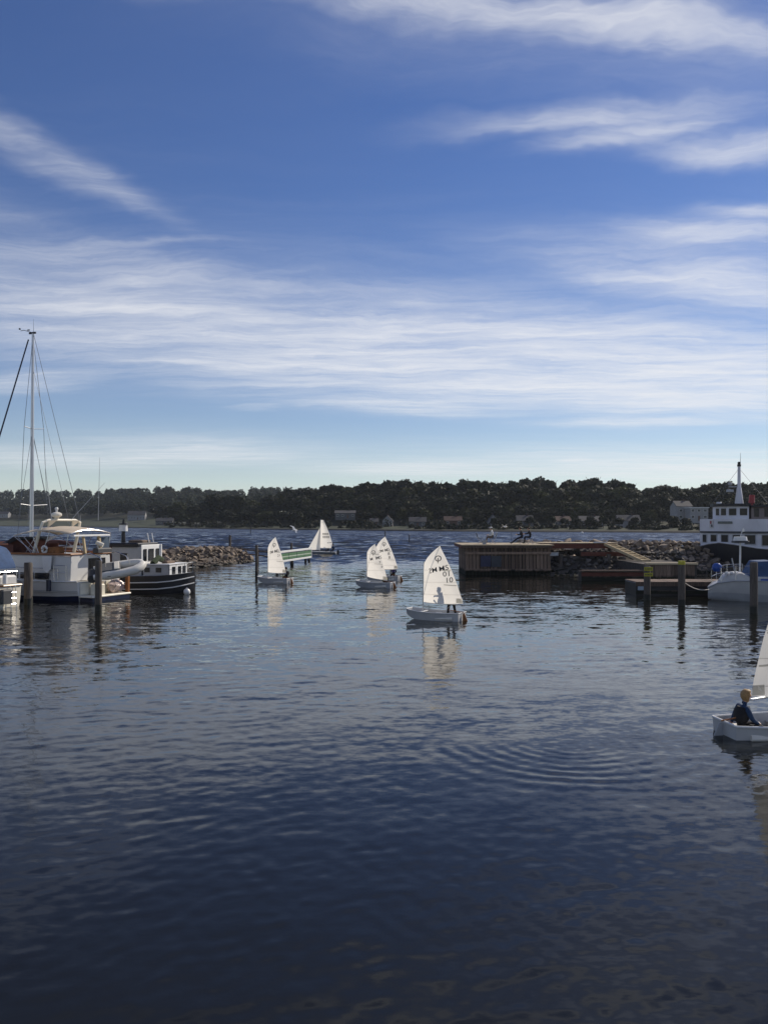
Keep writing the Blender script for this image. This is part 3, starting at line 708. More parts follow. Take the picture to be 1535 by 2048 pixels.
def stairs():
    a = Vector((PX(1216, 62.2), 62.3, 2.30)); b_ = Vector((PX(1292, 58.6), 58.6, 1.16))
    o = empty('wooden_stairs', (a.x, a.y, 0), 0, 'sunlit pale wooden stairs stepping down from the walkway to the low quay', 'stairs')
    d = b_ - a; n = 8; hd = Vector((d.x, d.y, 0)); ang = math.atan2(hd.y, hd.x); w = .32
    side = Vector((-hd.y, hd.x, 0)).normalized()
    tm = MB().bevbox(-.2, .2, -w, w, -.05, .0, .01).mesh('tread', mNEWWOOD)
    rm = MB().box(.17, .198, -w+.02, w-.02, -.20, -.052).mesh('riser', mNEWWOOD)
    for i in range(n):
        p = d*((i + .5)/n); p.z += a.z
        link('tread', tm, o, p, (0, 0, ang)); link('riser', rm, o, p, (0, 0, ang))
    for s in (-1, 1):
        p0 = side*s*(w + .06); p1 = d + side*s*(w + .06)
        q = [(p0 + Vector((0,0,a.z-.17))), (p1 + Vector((0,0,a.z-.17))), (p1 + Vector((0,0,a.z+.03))), (p0 + Vector((0,0,a.z+.03)))]
        off = side*.06
        MB().loft([[v - off*.5 for v in q], [v + off*.5 for v in q]]).build('stringer', mNEWWOOD, o)
stairs()
def low_quay():
    Y0 = 54.2; x0 = PX(1162, Y0); x1 = PX(1394, Y0); xm = PX(1292, Y0)
    o = empty('low_quay', (x0, Y0, 0), 0, 'low dark timber-faced quay behind the yellow-banded mooring piles', 'quay')
    MB().box(.02, xm-x0, .1, 1.0, -1, .62).box(xm-x0, x1-x0, .1, 7.5, -1, 1.08).build('core', mROCKD, o)
    rg = random.Random(2)
    n = 26; w = (xm - x0)/n
    for i, z in enumerate((-.2,.06,.32)): MB().bevbox(0, xm-x0, -.03-.004*i, .09, z, z+.25, .015).build('plank', mREDWOOD if i == 2 else mTIMBER, o)
    pm = plank_mesh(.24, .1, 2.05, mTIMBER)
    for i in range(12): link('plank', pm, o, (xm-x0+.14 + i*.262, .03 + rg.uniform(-.015,.015), -1.0))
    MB().bevbox(xm-x0-.05, x1-x0, -.1, .35, 1.085, 1.2, .02).build('coping', mDECK, o)
    MB().bevbox(-.03, xm-x0-.07, -.1, .3, .625, .72, .02).build('coping', mTIMBER, o)
low_quay()
def jetty():
    Y0 = 43.4; x0 = PX(1271, Y0); x1 = PX(1640, Y0)
    o = empty('floating_jetty', (x0, Y0, 0), 0, 'dark floating jetty in front of the low quay, its end showing a pale plate', 'jetty')
    W = x1 - x0
    MB().bevbox(0, W, 0, 2.0, -.4, .68, .03).build('float', mBLACK, o)
    dm = plank_mesh(.15, 2.1, .05, mTIMBER)
    for i in range(int(W/.165)): link('deck_board', dm, o, (.09 + i*.165, 1.0, .685))
    MB().bevbox(-.02, W, -.07, -.005, .50, .73, .015).build('fender_board', mTIMBER, o)
    MB().bevbox(-.02, W, -.07, -.005, .10, .28, .015).build('fender_board', mTIMBER, o)
    MB().bevbox(.08, .45, -.09, -.006, .30, .49, .008).build('plate', mat('pale_blue_plate', (.30,.38,.46), .5), o)
jetty()

def pile(px, ytop, ybase, r, label, band=None, lean=0, cap=False):
    Y = H*F/(ybase - HY); x = PX(px, Y); zt = H - (ytop - HY)/F*Y
    o = empty('mooring_pile', (x, Y, 0), random.random()*3, label, 'mooring pile')
    rings = []; n = 12; rg = random.Random(px)
    for i, z in enumerate((-1.0, .28, .3, zt*.55, zt*.97, zt)):
        rr = r*(1.02 - .05*i/5)*(1 if i < 5 else .86)
        rings.append([(rr*math.cos(2*math.pi*k/n)*(1+.04*rg.uniform(-1,1)) + lean*z, rr*math.sin(2*math.pi*k/n), z) for k in range(n)])
    MB().loft(rings, lambda i, j: 1 if i < 1 else 0).build('shaft', [mPILE, mALGAE], o, True)
    if band == 'top':
        MB().cyl((lean*zt,0,zt-.14), (lean*zt,0,zt+.03), r*1.05, r*1.0, 12).build('yellow_band', mYELLOW, o)
    if band == 'plates':
        for z in (zt-.22, zt-.50):
            pl = MB().bevbox(-.21, .21, -r-.05, -r-.02, z, z+.17, .005).build('yellow_plate', mYELLOW, o); pl.rotation_euler = (0, 0, -o.rotation_euler.z)
            b = MB()
            for i in range(5): b.box(-.17 + i*.07, -.13 + i*.07, -r-.058, -r-.052, z+.05, z+.12)
            mk = b.build('print', mSAILTXT, pl)
    return o
pile(1293, 1132, 1200, .17, 'pile at the end of the floating jetty with two yellow marker plates', 'plates')
pile(1362, 1123, 1211, .165, 'pile with a yellow painted top in front of the floating jetty', 'top')
pile(1506, 1124, 1226, .165, 'tall dark pile before the white motorboat at the right edge', None)
pile(57, 1125, 1209, .20, 'thick square-topped pile in front of the white flybridge yacht side', None)
pile(197, 1121, 1222, .15, 'slender pile at the stern of the white flybridge yacht', None, .012)
pile(513, 1090, 1153, .10, 'lone slim pile at the tip of the left breakwater', None)

# ------------------------------------------------------------------ people
SKIN = mat('skin', (.50,.30,.21), .55, var=.06); HAIRD = mat('dark_hair', (.03,.022,.016), .7, var=.3, scale=30); HAIRB = mat('blond_hair', (.30,.19,.085), .6, var=.3, scale=40)
EYE = mat('eye_dark', (.01,.01,.01), .2)
def cloth(name, c): return mat(name, c, .85, var=.15, scale=6, bump=.25, bscale=18)
BLACKC = cloth('black_wetsuit', (.012,.012,.015)); DARKC = cloth('dark_jacket', (.022,.023,.030)); JEANS = cloth('dark_trousers', (.03,.033,.045)); WHITEC = cloth('white_shirt', (.62,.62,.60)); GREYC = cloth('grey_brown_trousers', (.11,.085,.07))
BLUEW = cloth('blue_wetsuit', (.012,.035,.09)); YELV = cloth('olive_yellow_vest', (.20,.19,.03)); PURP = cloth('purple_jacket', (.035,.03,.11)); SHOE = mat('dark_shoe', (.02,.018,.018), .7)
SIT = dict(pelvis=(0,0,.10), waist=(-.02,0,.27), chest=(0,0,.45), neckb=(.01,0,.575), neck=(.02,0,.625), head1=(.045,0,.675), head2=(.045,0,.765), head3=(.035,0,.84),
           shL=(0,.17,.53), elL=(.10,.23,.27), wrL=(.32,.16,.24), shR=(0,-.17,.53), elR=(.10,-.23,.27), wrR=(.32,-.16,.24),
           hipL=(.02,.10,.09), knL=(.43,.12,.12), anL=(.46,.12,-.32), toL=(.62,.13,-.36), hipR=(.02,-.10,.09), knR=(.43,-.12,.12), anR=(.46,-.12,-.32), toR=(.62,-.13,-.36))
STAND = dict(SIT, hipL=(0,.09,.06), knL=(.12,.10,-.36), anL=(.15,.11,-.78), toL=(.31,.12,-.83), hipR=(0,-.09,.06), knR=(-.05,-.10,-.36), anR=(-.14,-.11,-.78), toR=(.02,-.12,-.83))
RAD = dict(pelvis=.125, waist=.115, chest=.135, neckb=.075, neck=.052, head1=.072, head2=.098, head3=.074, shL=.07, elL=.046, wrL=.034, shR=.07, elR=.046, wrR=.034,
           hipL=.09, knL=.064, anL=.046, toL=.040, hipR=.09, knR=.064, anR=.046, toR=.040)
def person(label, loc, rz, joints, top, legs, hair, scale=1.0, pose=SIT, vest=None, cap=None, group=None, shoes=SHOE, lean=0, arms=None, hands=True, hair_long=False):
    J = {k: Vector(v) for k, v in pose.items()}
    for k, v in joints.items(): J[k] = Vector(v)
    if lean:
        up = {'waist','chest','neckb','neck','head1','head2','head3','shL','shR','elL','elR','wrL','wrR'}
        Mx = Matrix.Translation(J['pelvis']) @ Matrix.Rotation(lean, 4, 'Y') @ Matrix.Translation(-J['pelvis'])
        for k in up:
            if k not in joints or not k.startswith(('wr','el')): J[k] = Mx @ J[k]
    V_ = []; Rr = []; E = []; idx = {}; em = []
    def vert(k, p, r): idx[k] = len(V_); V_.append(tuple(p)); Rr.append(r)
    for k in J: vert(k, J[k], RAD[k])
    def edge(a, b, m): E.append((idx[a], idx[b])); em.append(m)
    # materials: 0 skin, 1 top, 2 legs, 3 shoes
    for a, b, m in (('pelvis','waist',2),('waist','chest',1),('chest','neckb',1),('neckb','neck',0),('neck','head1',0),('head1','head2',0),('head2','head3',0)): edge(a, b, m)
    am = 1 if arms is None else arms
    for s in 'LR':
        edge('chest', 'sh'+s, 1); edge('sh'+s, 'el'+s, am); edge('el'+s, 'wr'+s, am)
        edge('pelvis', 'hip'+s, 2); edge('hip'+s, 'kn'+s, 2); edge('kn'+s, 'an'+s, 2); edge('an'+s, 'to'+s, 3)
        if hands:
            w = J['wr'+s]; d = (w - J['el'+s]).normalized(); sgn = 1 if s == 'L' else -1
            lat = d.cross(Vector((0,0,1)));  lat = lat.normalized() if lat.length > .1 else Vector((0,1,0)); dn = d.cross(lat).normalized()
            if dn.z > 0: dn = -dn
            vert('pa'+s, w + d*.075, .036); edge('wr'+s, 'pa'+s, 0)
            for i, (o_, l) in enumerate(((-.030,.070),(-.010,.080),(.010,.075),(.029,.060))):
                a0 = w + d*.10 + lat*o_; a1 = a0 + d*l*.5 + dn*.008; a2 = a1 + d*l*.30 + dn*.032
                for q, (n_, r_) in enumerate(((a0,.0105),(a1,.0095),(a2,.008))): vert(f'f{s}{i}{q}', n_, r_)
                edge('pa'+s, f'f{s}{i}0', 0); edge(f'f{s}{i}0', f'f{s}{i}1', 0); edge(f'f{s}{i}1', f'f{s}{i}2', 0)
            t0 = w + d*.045 + lat*(-sgn*.036); t1 = t0 + d*.035 + lat*(-sgn*.022) + dn*.012
            vert('t0'+s, t0, .012); vert('t1'+s, t1, .0095); edge('pa'+s, 't0'+s, 0); edge('t0'+s, 't1'+s, 0)
    hx = (J['head3'] - J['head1']).normalized(); fw = Vector((1,0,0)); fw = (fw - hx*fw.dot(hx)).normalized(); lt = hx.cross(fw)
    hc = J['head2']
    vert('nose', hc + fw*.112 - hx*.018, .013); edge('head2', 'nose', 0)
    vert('chin', J['head1'] + fw*.055 - hx*.012, .036); edge('head1', 'chin', 0)
    for s in (-1, 1): vert(f'ear{s}', hc + lt*s*.100 - hx*.012, .016); edge('head2', f'ear{s}', 0)
    me = bpy.data.meshes.new('body'); me.from_pydata(V_, E, [])
    tmp = bpy.data.objects.new('body', me); COL.objects.link(tmp)
    sk = tmp.modifiers.new('skin', 'SKIN'); sk.use_smooth_shade = True; sk.branch_smoothing = .4
    sv = me.skin_vertices[0].data
    for i, r in enumerate(Rr): sv[i].radius = (r, r); sv[i].use_root = (i == idx['pelvis'])
    sb = tmp.modifiers.new('sub', 'SUBSURF'); sb.levels = 1; sb.render_levels = 1
    dg = bpy.context.evaluated_depsgraph_get()
    bme = bpy.data.meshes.new_from_object(tmp.evaluated_get(dg))
    bpy.data.objects.remove(tmp); bpy.data.meshes.remove(me)
    bme.materials.clear()
    for m in (SKIN, top, legs, shoes): bme.materials.append(m)
    A = np.array([V_[a] for a, b in E]); B = np.array([V_[b] for a, b in E]); rr = np.array([(Rr[a] + Rr[b])/2 for a, b in E]); D = B - A; DD = (D**2).sum(1)
    mi = []
    for p in bme.polygons:
        c = np.array(p.center); t = np.clip(((c - A)*D).sum(1)/DD, 0, 1)
        mi.append(em[int(np.argmin(np.linalg.norm(A + D*t[:, None] - c, axis=1) - rr*.8))])
    bme.polygons.foreach_set('material_index', mi); bme.polygons.foreach_set('use_smooth', [True]*len(mi))
    root = empty('person', loc, rz, label, 'person', group); root.scale = (scale,)*3
    link('body', bme, root)
    # hair: a shell over the crown and back of the head
    q = Matrix((fw, lt, hx)).transposed()
    b = MB(); rings = []
    for i in range(1, 8):
        a = math.pi*i/8; ring = []
        for k in range(14):
            ph = 2*math.pi*k/14; l = Vector((math.sin(a)*math.cos(ph), math.sin(a)*math.sin(ph), math.cos(a)))
            face = max(0, l.x)*(1 if l.z < .45 else 0)
            rad = .113 if not face > .25 else .080
            ring.append(hc + hx*.012 + q @ Vector((l.x*rad*1.02, l.y*rad*.95, l.z*(.112 if l.z > 0 else (.16 if hair_long and l.x < .2 else .085)))) + Vector((random.gauss(0,.003) for _ in range(3))))
        rings.append(ring)
    b.loft(rings).build('hair', hair, root, True)
    e = MB()
    for s in (-1, 1): e.ball(hc + fw*.090 + lt*s*.034 + hx*.005, .011, 6)
    e.build('eyes', EYE, root); MB().bevbox(-.018, .018, -.02, .02, -.004, .004, .003, M=Matrix.Translation(hc + fw*.088 - hx*.065)).build('mouth', mat('lips', (.35,.13,.11), .5), root)
    if vest:
        b = MB(); rings = []; ax = [J['waist'] + (J['waist'] - J['chest'])*.2, J['waist'], (J['waist'] + J['chest'])/2, J['chest'], J['chest'].lerp(J['neckb'], .65)]
        for p, r in zip(ax, (.135,.15,.16,.165,.12)):
            rings.append([p + Vector((r*.95*math.cos(2*math.pi*k/14), r*1.22*math.sin(2*math.pi*k/14), 0)) for k in range(14)])
        b.loft(rings).build('buoyancy_vest', vest, root, True)
    if cap:
        b = MB().ball(hc + hx*.045, .118, 12, sq=(1,.96,.72)); b.bevbox(.06, .19, -.07, .07, -.01, .008, .006, M=Matrix.Translation(hc + hx*.05) @ q.to_4x4()); b.build('cap', cap, root, True)
    return root

# ------------------------------------------------------------------ dinghies with a single spritsail
def optimist(label, stern, heading, boom_w, wl=-.03, scale=1.0, heel=0, rows=(), dims=None, crew=None, hullmat=None, extra=None, rudmat=None):
    """stern: world x,y of the transom centre; heading: world angle of the bow; boom_w: world xy vector mast->clew"""
    o = empty('sailing_dinghy', (stern[0], stern[1], wl), R(heading), label, 'dinghy')
    o.scale = (scale,)*3; o.rotation_euler = (R(heel), 0, R(heading))
    hullmat = hullmat or mHULLG
    st = [(0,.40,.36,.02,.0,.345),(.5,.50,.44,-.06,-.08,.335),(1.1,.56,.48,-.08,-.10,.335),(1.7,.50,.40,-.03,-.05,.36),(2.1,.38,.29,.09,.07,.395),(2.3,.29,.21,.20,.185,.425)]
    b = MB(); n = 5
    for x, hb, hc, zc, zk, zg in st: b.v += [(x, hb, zg), (x, hc, zc), (x, 0, zk), (x, -hc, zc), (x, -hb, zg)]
    for i in range(len(st) - 1):
        for j in range(4): b.f.append((i*n+j, i*n+j+1, (i+1)*n+j+1, (i+1)*n+j)); b.m.append(0)
    b.f.append((4,3,2,1,0)); b.m.append(0); e = (len(st)-1)*n; b.f.append(tuple(e + j for j in range(5))); b.m.append(0)
    hull = b.build('hull', hullmat, o)
    md = hull.modifiers.new('wall', 'SOLIDIFY'); md.thickness = .03; md.offset = -1
    g = MB()
    pts = [Vector((x, hb+.005, zg)) for x, hb, *_, zg in st]
    loop = pts + [Vector((p.x, -p.y, p.z)) for p in reversed(pts)]
    g.tube(loop + [loop[0]], .022, 6); g.build('gunwale', mWPAINT, o, True)
    MB().bevbox(1.12, 1.30, -.50, .50, .19, .215, .008).build('thwart', mWHITE, o)
    MB().bevbox(1.66, 1.76, -.46, .46, .30, .33, .008).build('mast_thwart', mWHITE, o)
    MB().bevbox(.86, 1.13, -.03, .03, -.04, .30, .01).build('daggerboard_case', mWHITE, o)
    for s in (-1, 1): MB().cyl((.25, s*.40, .13), (.95, s*.43, .12), .085, .085, 8).build('buoyancy_bag', mGREYR, o, True)
    # rig
    mx = 1.70; D = dict(tack=.70, clew=.74, throat=2.24, peak=(.82, 2.95), foot=1.90, rake=.03); D.update(dims or {})
    c, s = math.cos(-R(heading)), math.sin(-R(heading)); bw = Vector((c*boom_w[0] - s*boom_w[1], s*boom_w[0] + c*boom_w[1], 0)).normalized()
    nl = Vector((-bw.y, bw.x, 0))
    toview = (Matrix.Rotation(-R(heading), 3, 'Z') @ Vector((-stern[0], -stern[1], 0))).normalized()
    if nl.dot(toview) < 0: nl = -nl
    base = Vector((mx, 0, 0))
    def lf(q): return .035 + D['rake']*(q)          # luff just abaft the mast
    def width(q):
        t = (q - D['tack'])/(D['throat'] - D['tack'])
        # leech from clew to peak
        k = (q - D['clew'])/(D['peak'][1] - D['clew']); x = lerp(D['foot'], D['peak'][0], k) + .10*math.sin(math.pi*min(max(k,0),1))
        return x
    def head_l(q):                                  # fore edge: luff, then the head up to the peak
        if q <= D['throat']: return lf(q)
        t = (q - D['throat'])/(D['peak'][1] - D['throat']); return lerp(lf(D['throat']), D['peak'][0], t) - .05*math.sin(math.pi*t)
    def sp(p, q, off=0.0):
        w = max(width(q), .3); t = min(max(p/w, 0), 1)
        bel = .16*math.sin(math.pi*t**.8)*(.45 + .55*math.sin(math.pi*min(1, max(0, (q - .4)/2.4))))
        cr = .011*math.sin(9*math.atan2(q - D['clew'], max(D['foot'] - p, .02)))*math.exp(-math.hypot(q - D['clew'], D['foot'] - p)/.7) + .006*math.sin(7*q + 3*p)*math.sin(11*p)
        return base + bw*p + Vector((0, 0, q)) + nl*(bel + cr + off)
    nq, npp = 26, 14; b = MB(); tp = []
    for i in range(nq + 1):
        k = i/nq; q = lerp(0, 1, k)
        for j in range(npp + 1):
            t = j/npp; qb = lerp(D['tack'], D['clew'], t) - .03*math.sin(math.pi*t)
            qq = lerp(qb, D['peak'][1], k)
            a_, z_ = head_l(qq), width(qq)
            if i == nq: a_, z_ = D['peak'][0] - .0, D['peak'][0] + .02
            tp.append(sp(lerp(a_, z_, t), qq))
    n = npp + 1
    b.add(tp, [(i*n+j, i*n+j+1, (i+1)*n+j+1, (i+1)*n+j) for i in range(nq) for j in range(npp)])
    sail = b.build('sail', mSAIL, o, True)
    def ribbon(name, pts, w, m, side=.006):
        bb = MB()
        for (p0, q0), (p1, q1) in zip(pts, pts[1:]):
            dp, dq = p1 - p0, q1 - q0; l = math.hypot(dp, dq) or 1; nx, ny = -dq/l*w/2, dp/l*w/2
            bb.quad(sp(p0+nx, q0+ny, side), sp(p0-nx, q0-ny, side), sp(p1-nx, q1-ny, side), sp(p1+nx, q1+ny, side))
        return bb.build(name, m, sail)
    for q in (1.02, 1.50, 1.98):
        ribbon('seam', [(lerp(head_l(q)+.02, width(q)-.02, t/8), q + .05*t/8) for t in range(9)], .012, mSEAM)
    for q, l in ((1.45,.52),(2.02,.42)):
        w = width(q); ribbon('batten', [(w-.02-l*t/5, q - .03 + .02*t/5) for t in range(6)], .035, mSAILPATCH)
    pw = width(D['clew']); ribbon('clew_patch', [(pw-.28, D['clew']+.10), (pw-.02, D['clew']+.10)], .18, mSAILPATCH)
    for (txt, p0, q0, size, rot, mirror) in rows:
        vs_, fs_ = text_geo(txt, size); cr, sr = math.cos(rot), math.sin(rot)
        out = []
        for x, y, _ in vs_:
            x *= 1.18*(-1 if mirror else 1); out.append(sp(p0 + cr*x - sr*y, q0 + sr*x + cr*y, .007))
        MB().add(out, fs_).build('sail_number', mSAILTXT, sail)
    if rows:
        # the round class mark near the peak
        b = MB(); cp, cq = D['peak'][0]-.02, D['peak'][1]-.49
        for i in range(20):
            a0, a1 = 2*math.pi*i/20, 2*math.pi*(i+1)/20
            b.quad(*[sp(cp + r*1.15*math.cos(a), cq + r*math.sin(a), .007) for r, a in ((.085,a0),(.118,a0),(.118,a1),(.085,a1))])
        for (p0, p1, q0, q1) in ((cp-.012, cp+.018, cq-.19, cq+.03), (cp-.045, cp+.035, cq-.035, cq-.015)): b.quad(*[sp(p, q, .009) for p, q in ((p0,q0),(p1,q0),(p1,q1),(p0,q1))])
        b.build('class_emblem', mSAILTXT, sail)
    top = D['throat'] + .08
    MB().tube([(mx,0,.05), base + bw*lf(1)*.4 + Vector((0,0,1)), base + bw*D['rake']*top + Vector((0,0,top))], .026, 8).build('mast', mALU, o, True)
    MB().tube([sp(.0, D['tack']-.045, -.16), sp(D['foot']+.03, D['clew']-.055, 0)], .021, 8).build('boom', mALU, o, True)
    MB().tube([sp(.05, .95, -.05), sp(D['peak'][0], D['peak'][1]-.02, -.02)], .014, 6).build('sprit', mALU, o, True)
    cl = sp(D['foot']*.75, D['clew']-.06, 0)
    MB().tube([cl, Vector((.92, 0, .22))], .007, 5).build('mainsheet', mROPE, o)
    # rudder, tiller
    rd = MB(); prof = [(-.03,.30),(-.10,.33),(-.30,-.12),(-.34,-.30),(-.20,-.36),(-.03,-.05)]
    rd.loft([[(x, -.012, z) for x, z in prof], [(x, .012, z) for x, z in prof]])
    r_ = rd.build('rudder', rudmat or mWOOD, o)
    MB().tube([(-.06,0,.36),(.55,.05,.44)], .014, 6).build('tiller', mWOOD, r_)
    if extra: extra(o)
    return o, sp

def wpos(o_rot, stern, loc):
    a = R(o_rot); return Vector((stern[0] + math.cos(a)*loc[0] - math.sin(a)*loc[1], stern[1] + math.sin(a)*loc[0] + math.cos(a)*loc[1], loc[2]))
def unit(a): return (math.cos(R(a)), math.sin(R(a)))
T = R(13)
# frontmost dinghy in mid-channel
hd = 152; sD = (PX(922, 32.6), 32.3)
optimist('white dinghy whose sail shows a standing sailor shadow, frontmost in mid channel', sD, hd, unit(-38), rows=[('MS',.60,1.98,.28,T,True),('MS',1.06,2.08,.28,T,False),('01',1.20,1.86,.28,R(8),False),('10',1.31,1.62,.28,R(8),False)])
p = wpos(hd, sD, (.52, -.22, .86))
person('child in a dark wetsuit standing behind the sail of the frontmost dinghy', (p.x, p.y, .86), R(hd), dict(wrL=(.28,.10,.42), elL=(.14,.22,.36), wrR=(.28,-.12,.30)), BLACKC, BLACKC, HAIRD, .96, STAND, lean=.12)
# left dinghy
hd = 154; sA = (PX(581, 52.4), 52.2)
optimist('white dinghy sailing by the green and white barrier, its sailor at the stern', sA, hd, unit(-46), rows=[('MS',.60,1.98,.26,T,True),('MS',1.06,2.08,.26,T,False),('21',1.27,1.80,.2,R(8),False)])
p = wpos(hd, sA, (.40, -.16, .30)); person('child in dark clothes sitting at the stern of the dinghy by the barrier', (p.x, p.y, .30), R(hd-40), {}, DARKC, BLACKC, HAIRD, .82)
# overlapping pair
hd = 160; sB2 = (PX(799, 54.6), 54.4)
optimist('rear dinghy of the overlapping pair, its sail half hidden behind the other', sB2, hd, unit(-40), rows=[('MS',.60,1.98,.26,T,True),('MS',1.06,2.08,.26,T,False),('8',1.20,1.82,.26,R(8),False),('8',1.27,1.58,.26,R(8),False)], dims=dict(tack=.80, clew=.86))
p = wpos(hd, sB2, (.45, .0, .30)); person('child in a purple jacket in the rear dinghy of the overlapping pair', (p.x, p.y, .32), R(hd-60), {}, PURP, BLACKC, HAIRD, .85)
hd = 156; sB1 = (PX(785, 48.9), 48.6)
optimist('front dinghy of the overlapping pair, sail leaning low over its grey hull', sB1, hd, unit(-38), rows=[('M',.50,1.70,.26,T,True),('MS',.96,1.80,.26,T,False),('7',1.04,1.52,.2,R(8),False),('9',1.18,1.26,.2,R(-15),False)], dims=dict(tack=.66, clew=.52, foot=1.55, throat=2.06, peak=(.62,2.60)), hullmat=mGREYW)
p = wpos(hd, sB1, (.55, -.12, .22)); person('child in an olive yellow vest crouching in the front dinghy of the overlapping pair', (p.x, p.y, .22), R(hd-70), {}, BLACKC, BLACKC, HAIRD, .72, vest=YELV, lean=.35)
# near dinghy at the right edge
hd = 8; sN = (6.16, 14.95)
optimist('nearest white dinghy at the right edge, cut off by the frame', sN, hd, (-1.55, -.78), wl=-.10, dims=dict(tack=.86, clew=.90, peak=(.66, 3.05), foot=1.58), rudmat=mGREYW)
p = wpos(hd, sN, (.36, .06, .20))
person('fair-haired child in a dark wetsuit with blue sleeves steering the nearest dinghy', (p.x, p.y, .02), R(hd - 8), dict(wrL=(-.05,.32,.16), elL=(-.02,.28,.30), wrR=(.30,-.10,.20), elR=(.14,-.22,.30), knL=(.34,.12,.16), anL=(.62,.12,-.06), toL=(.74,.13,-.02), knR=(.34,-.12,.14), anR=(.60,-.12,-.08), toR=(.73,-.13,-.03)), BLUEW, BLACKC, HAIRB, .90, vest=BLACKC, lean=.10, hair_long=True)

# two-sailed dinghy out in the bay
def sloop():
    Y = 100.0; o = empty('two_sailed_dinghy', (PX(646, Y), Y, 0), R(168), 'larger dinghy with mainsail and jib out beyond the barrier', 'dinghy')
    b = MB(); rings = []
    for x, hb, zk, zg in ((-1.7,.72,-.02,.30),(-.8,.85,-.1,.30),(.4,.80,-.12,.33),(1.4,.45,-.05,.38),(2.1,.08,.1,.44)):
        rings.append([(x,hb,zg),(x,hb*.85,zg*.45),(x,hb*.45,zk),(x,-hb*.45,zk),(x,-hb*.85,zg*.45),(x,-hb,zg)])
    b.loft(rings).build('hull', mGREYW, o, True)
    MB().tube([(.45,0,.3),(.40,0,2.2),(.30,0,4.25)], .035, 8).build('mast', mALU, o, True)
    def tri(name, P0, fn):
        b = MB(); n, m_ = 14, 8
        pts = [fn(j/m_, i/n) for i in range(n+1) for j in range(m_+1)]
        b.add(pts, [(i*(m_+1)+j, i*(m_+1)+j+1, (i+1)*(m_+1)+j+1, (i+1)*(m_+1)+j) for i in range(n) for j in range(m_)]); return b.build(name, mSAIL, o, True)
    def main(t, k, off=0.0):
        w = lerp(1.75, .42, k) + .12*math.sin(math.pi*k); z = lerp(.78, 4.15, k) - .0*t
        return Vector((.38 - .08*k - t*w, .30*math.sin(math.pi*t)*.5 + t*.35*(1-k*.4) + off, z))
    ms = tri('mainsail', None, main)
    def jib(t, k):
        a = Vector((1.95,0,.55)).lerp(Vector((.36,0,3.3)), k); e = Vector((.25,.35,.55)).lerp(Vector((.36,0,3.3)), k)
        p = a.lerp(e, t); p.y += .14*math.sin(math.pi*t)*(1-k); return p
    tri('jib', None, jib)
    for row, z in enumerate((2.32, 1.95)):
        for i in range(4):
            b = MB(); k0 = (z - .78)/3.37; t0 = .28 + i*.17
            for (t1, t2, q1, q2) in ((t0, t0+.04, k0, k0+.075), (t0+.08, t0+.12, k0, k0+.075), (t0+.04, t0+.08, k0+.055, k0+.075)): b.quad(main(t1,q1,.012), main(t2,q1,.012), main(t2,q2,.012), main(t1,q2,.012))
            b.build('sail_number', mSAILTXT, ms)
    b = MB(); b.quad(main(.0,.93,.012), main(1,.93,.012), main(1,.945,.012), main(0,.945,.012)); b.build('batten', mSAILTXT, ms)
    b = MB(); b.quad(main(.62,.17,.012), main(.98,.19,.012), main(.98,.205,.012), main(.62,.19,.012)); b.build('batten', mSAILTXT, ms)
    MB().tube([(.38,0,.74),(-1.4,.36,.74)], .03, 6).build('boom', mALU, o, True)
    MB().bevbox(-2.0, -1.72, -.02, .02, -.2, .5, .01).build('rudder', mBLACK, o)
    c, s_ = math.cos(R(168)), math.sin(R(168))
    for lx, ly, lab, topm in ((-.6,-.15,'crew member in dark clothes crouching mid-boat in the two-sailed dinghy',DARKC), (-1.35,.3,'helmsman in blue at the stern of the two-sailed dinghy',BLUEW)):
        person(lab, (o.location.x + c*lx - s_*ly, Y + s_*lx + c*ly, .44), R(168-50), {}, topm, BLACKC, HAIRD, .95, hands=False)
sloop()

# ------------------------------------------------------------------ people and chairs on the pier
def chair(loc, rz, label, back=True, canvas=BLUEW):
    o = empty('folding_chair', loc, rz, label, 'chair')
    for s in (-1, 1):
        MB().tube([(.22,s*.22,0),(-.18,s*.22,.44)], .013, 6).build('leg', mALU, o, True)
        MB().tube([(-.22,s*.24,0),(.20,s*.24,.44)], .013, 6).build('leg', mALU, o, True)
        if back: MB().tube([(-.16,s*.22,.42),(-.32,s*.22,.92)], .013, 6).build('back_post', mALU, o, True)
    MB().bevbox(-.2, .22, -.22, .22, .425, .445, .006).build('seat', canvas, o)
    if back: MB().box(-.015, .0, -.21, .21, .62, .92, M=Matrix.Translation((-.045,0,0)) @ Matrix.Rotation(R(-17), 4, 'Y') @ Matrix.Translation((0,0,-.03))).build('backrest', canvas, o)
    return o
PT = 2.225
def pier_pt(px, dy): Y = 60.6 + dy; return Vector((PX(px, Y), Y, PT))
c1 = pier_pt(985, 1.0)
chair(c1, R(182), 'folding chair under the lone angler at the left of the pier')
person('angler with pale cap and white back sitting alone left on the pier', (c1.x, c1.y, PT+.44), R(182), dict(wrL=(.34,.12,.22), wrR=(.34,-.12,.26), knL=(.44,.12,.10), anL=(.62,.13,-.34), toL=(.78,.14,-.38)), WHITEC, GREYC, HAIRD, 1.0, lean=.16, cap=WHITEC)
chair(pier_pt(960, 1.1), R(2), 'empty folding chair facing the lone angler on the pier')
c2 = pier_pt(1044, 1.3); chair(c2, R(180), 'low stool under the pier sitter with stretched legs', False)
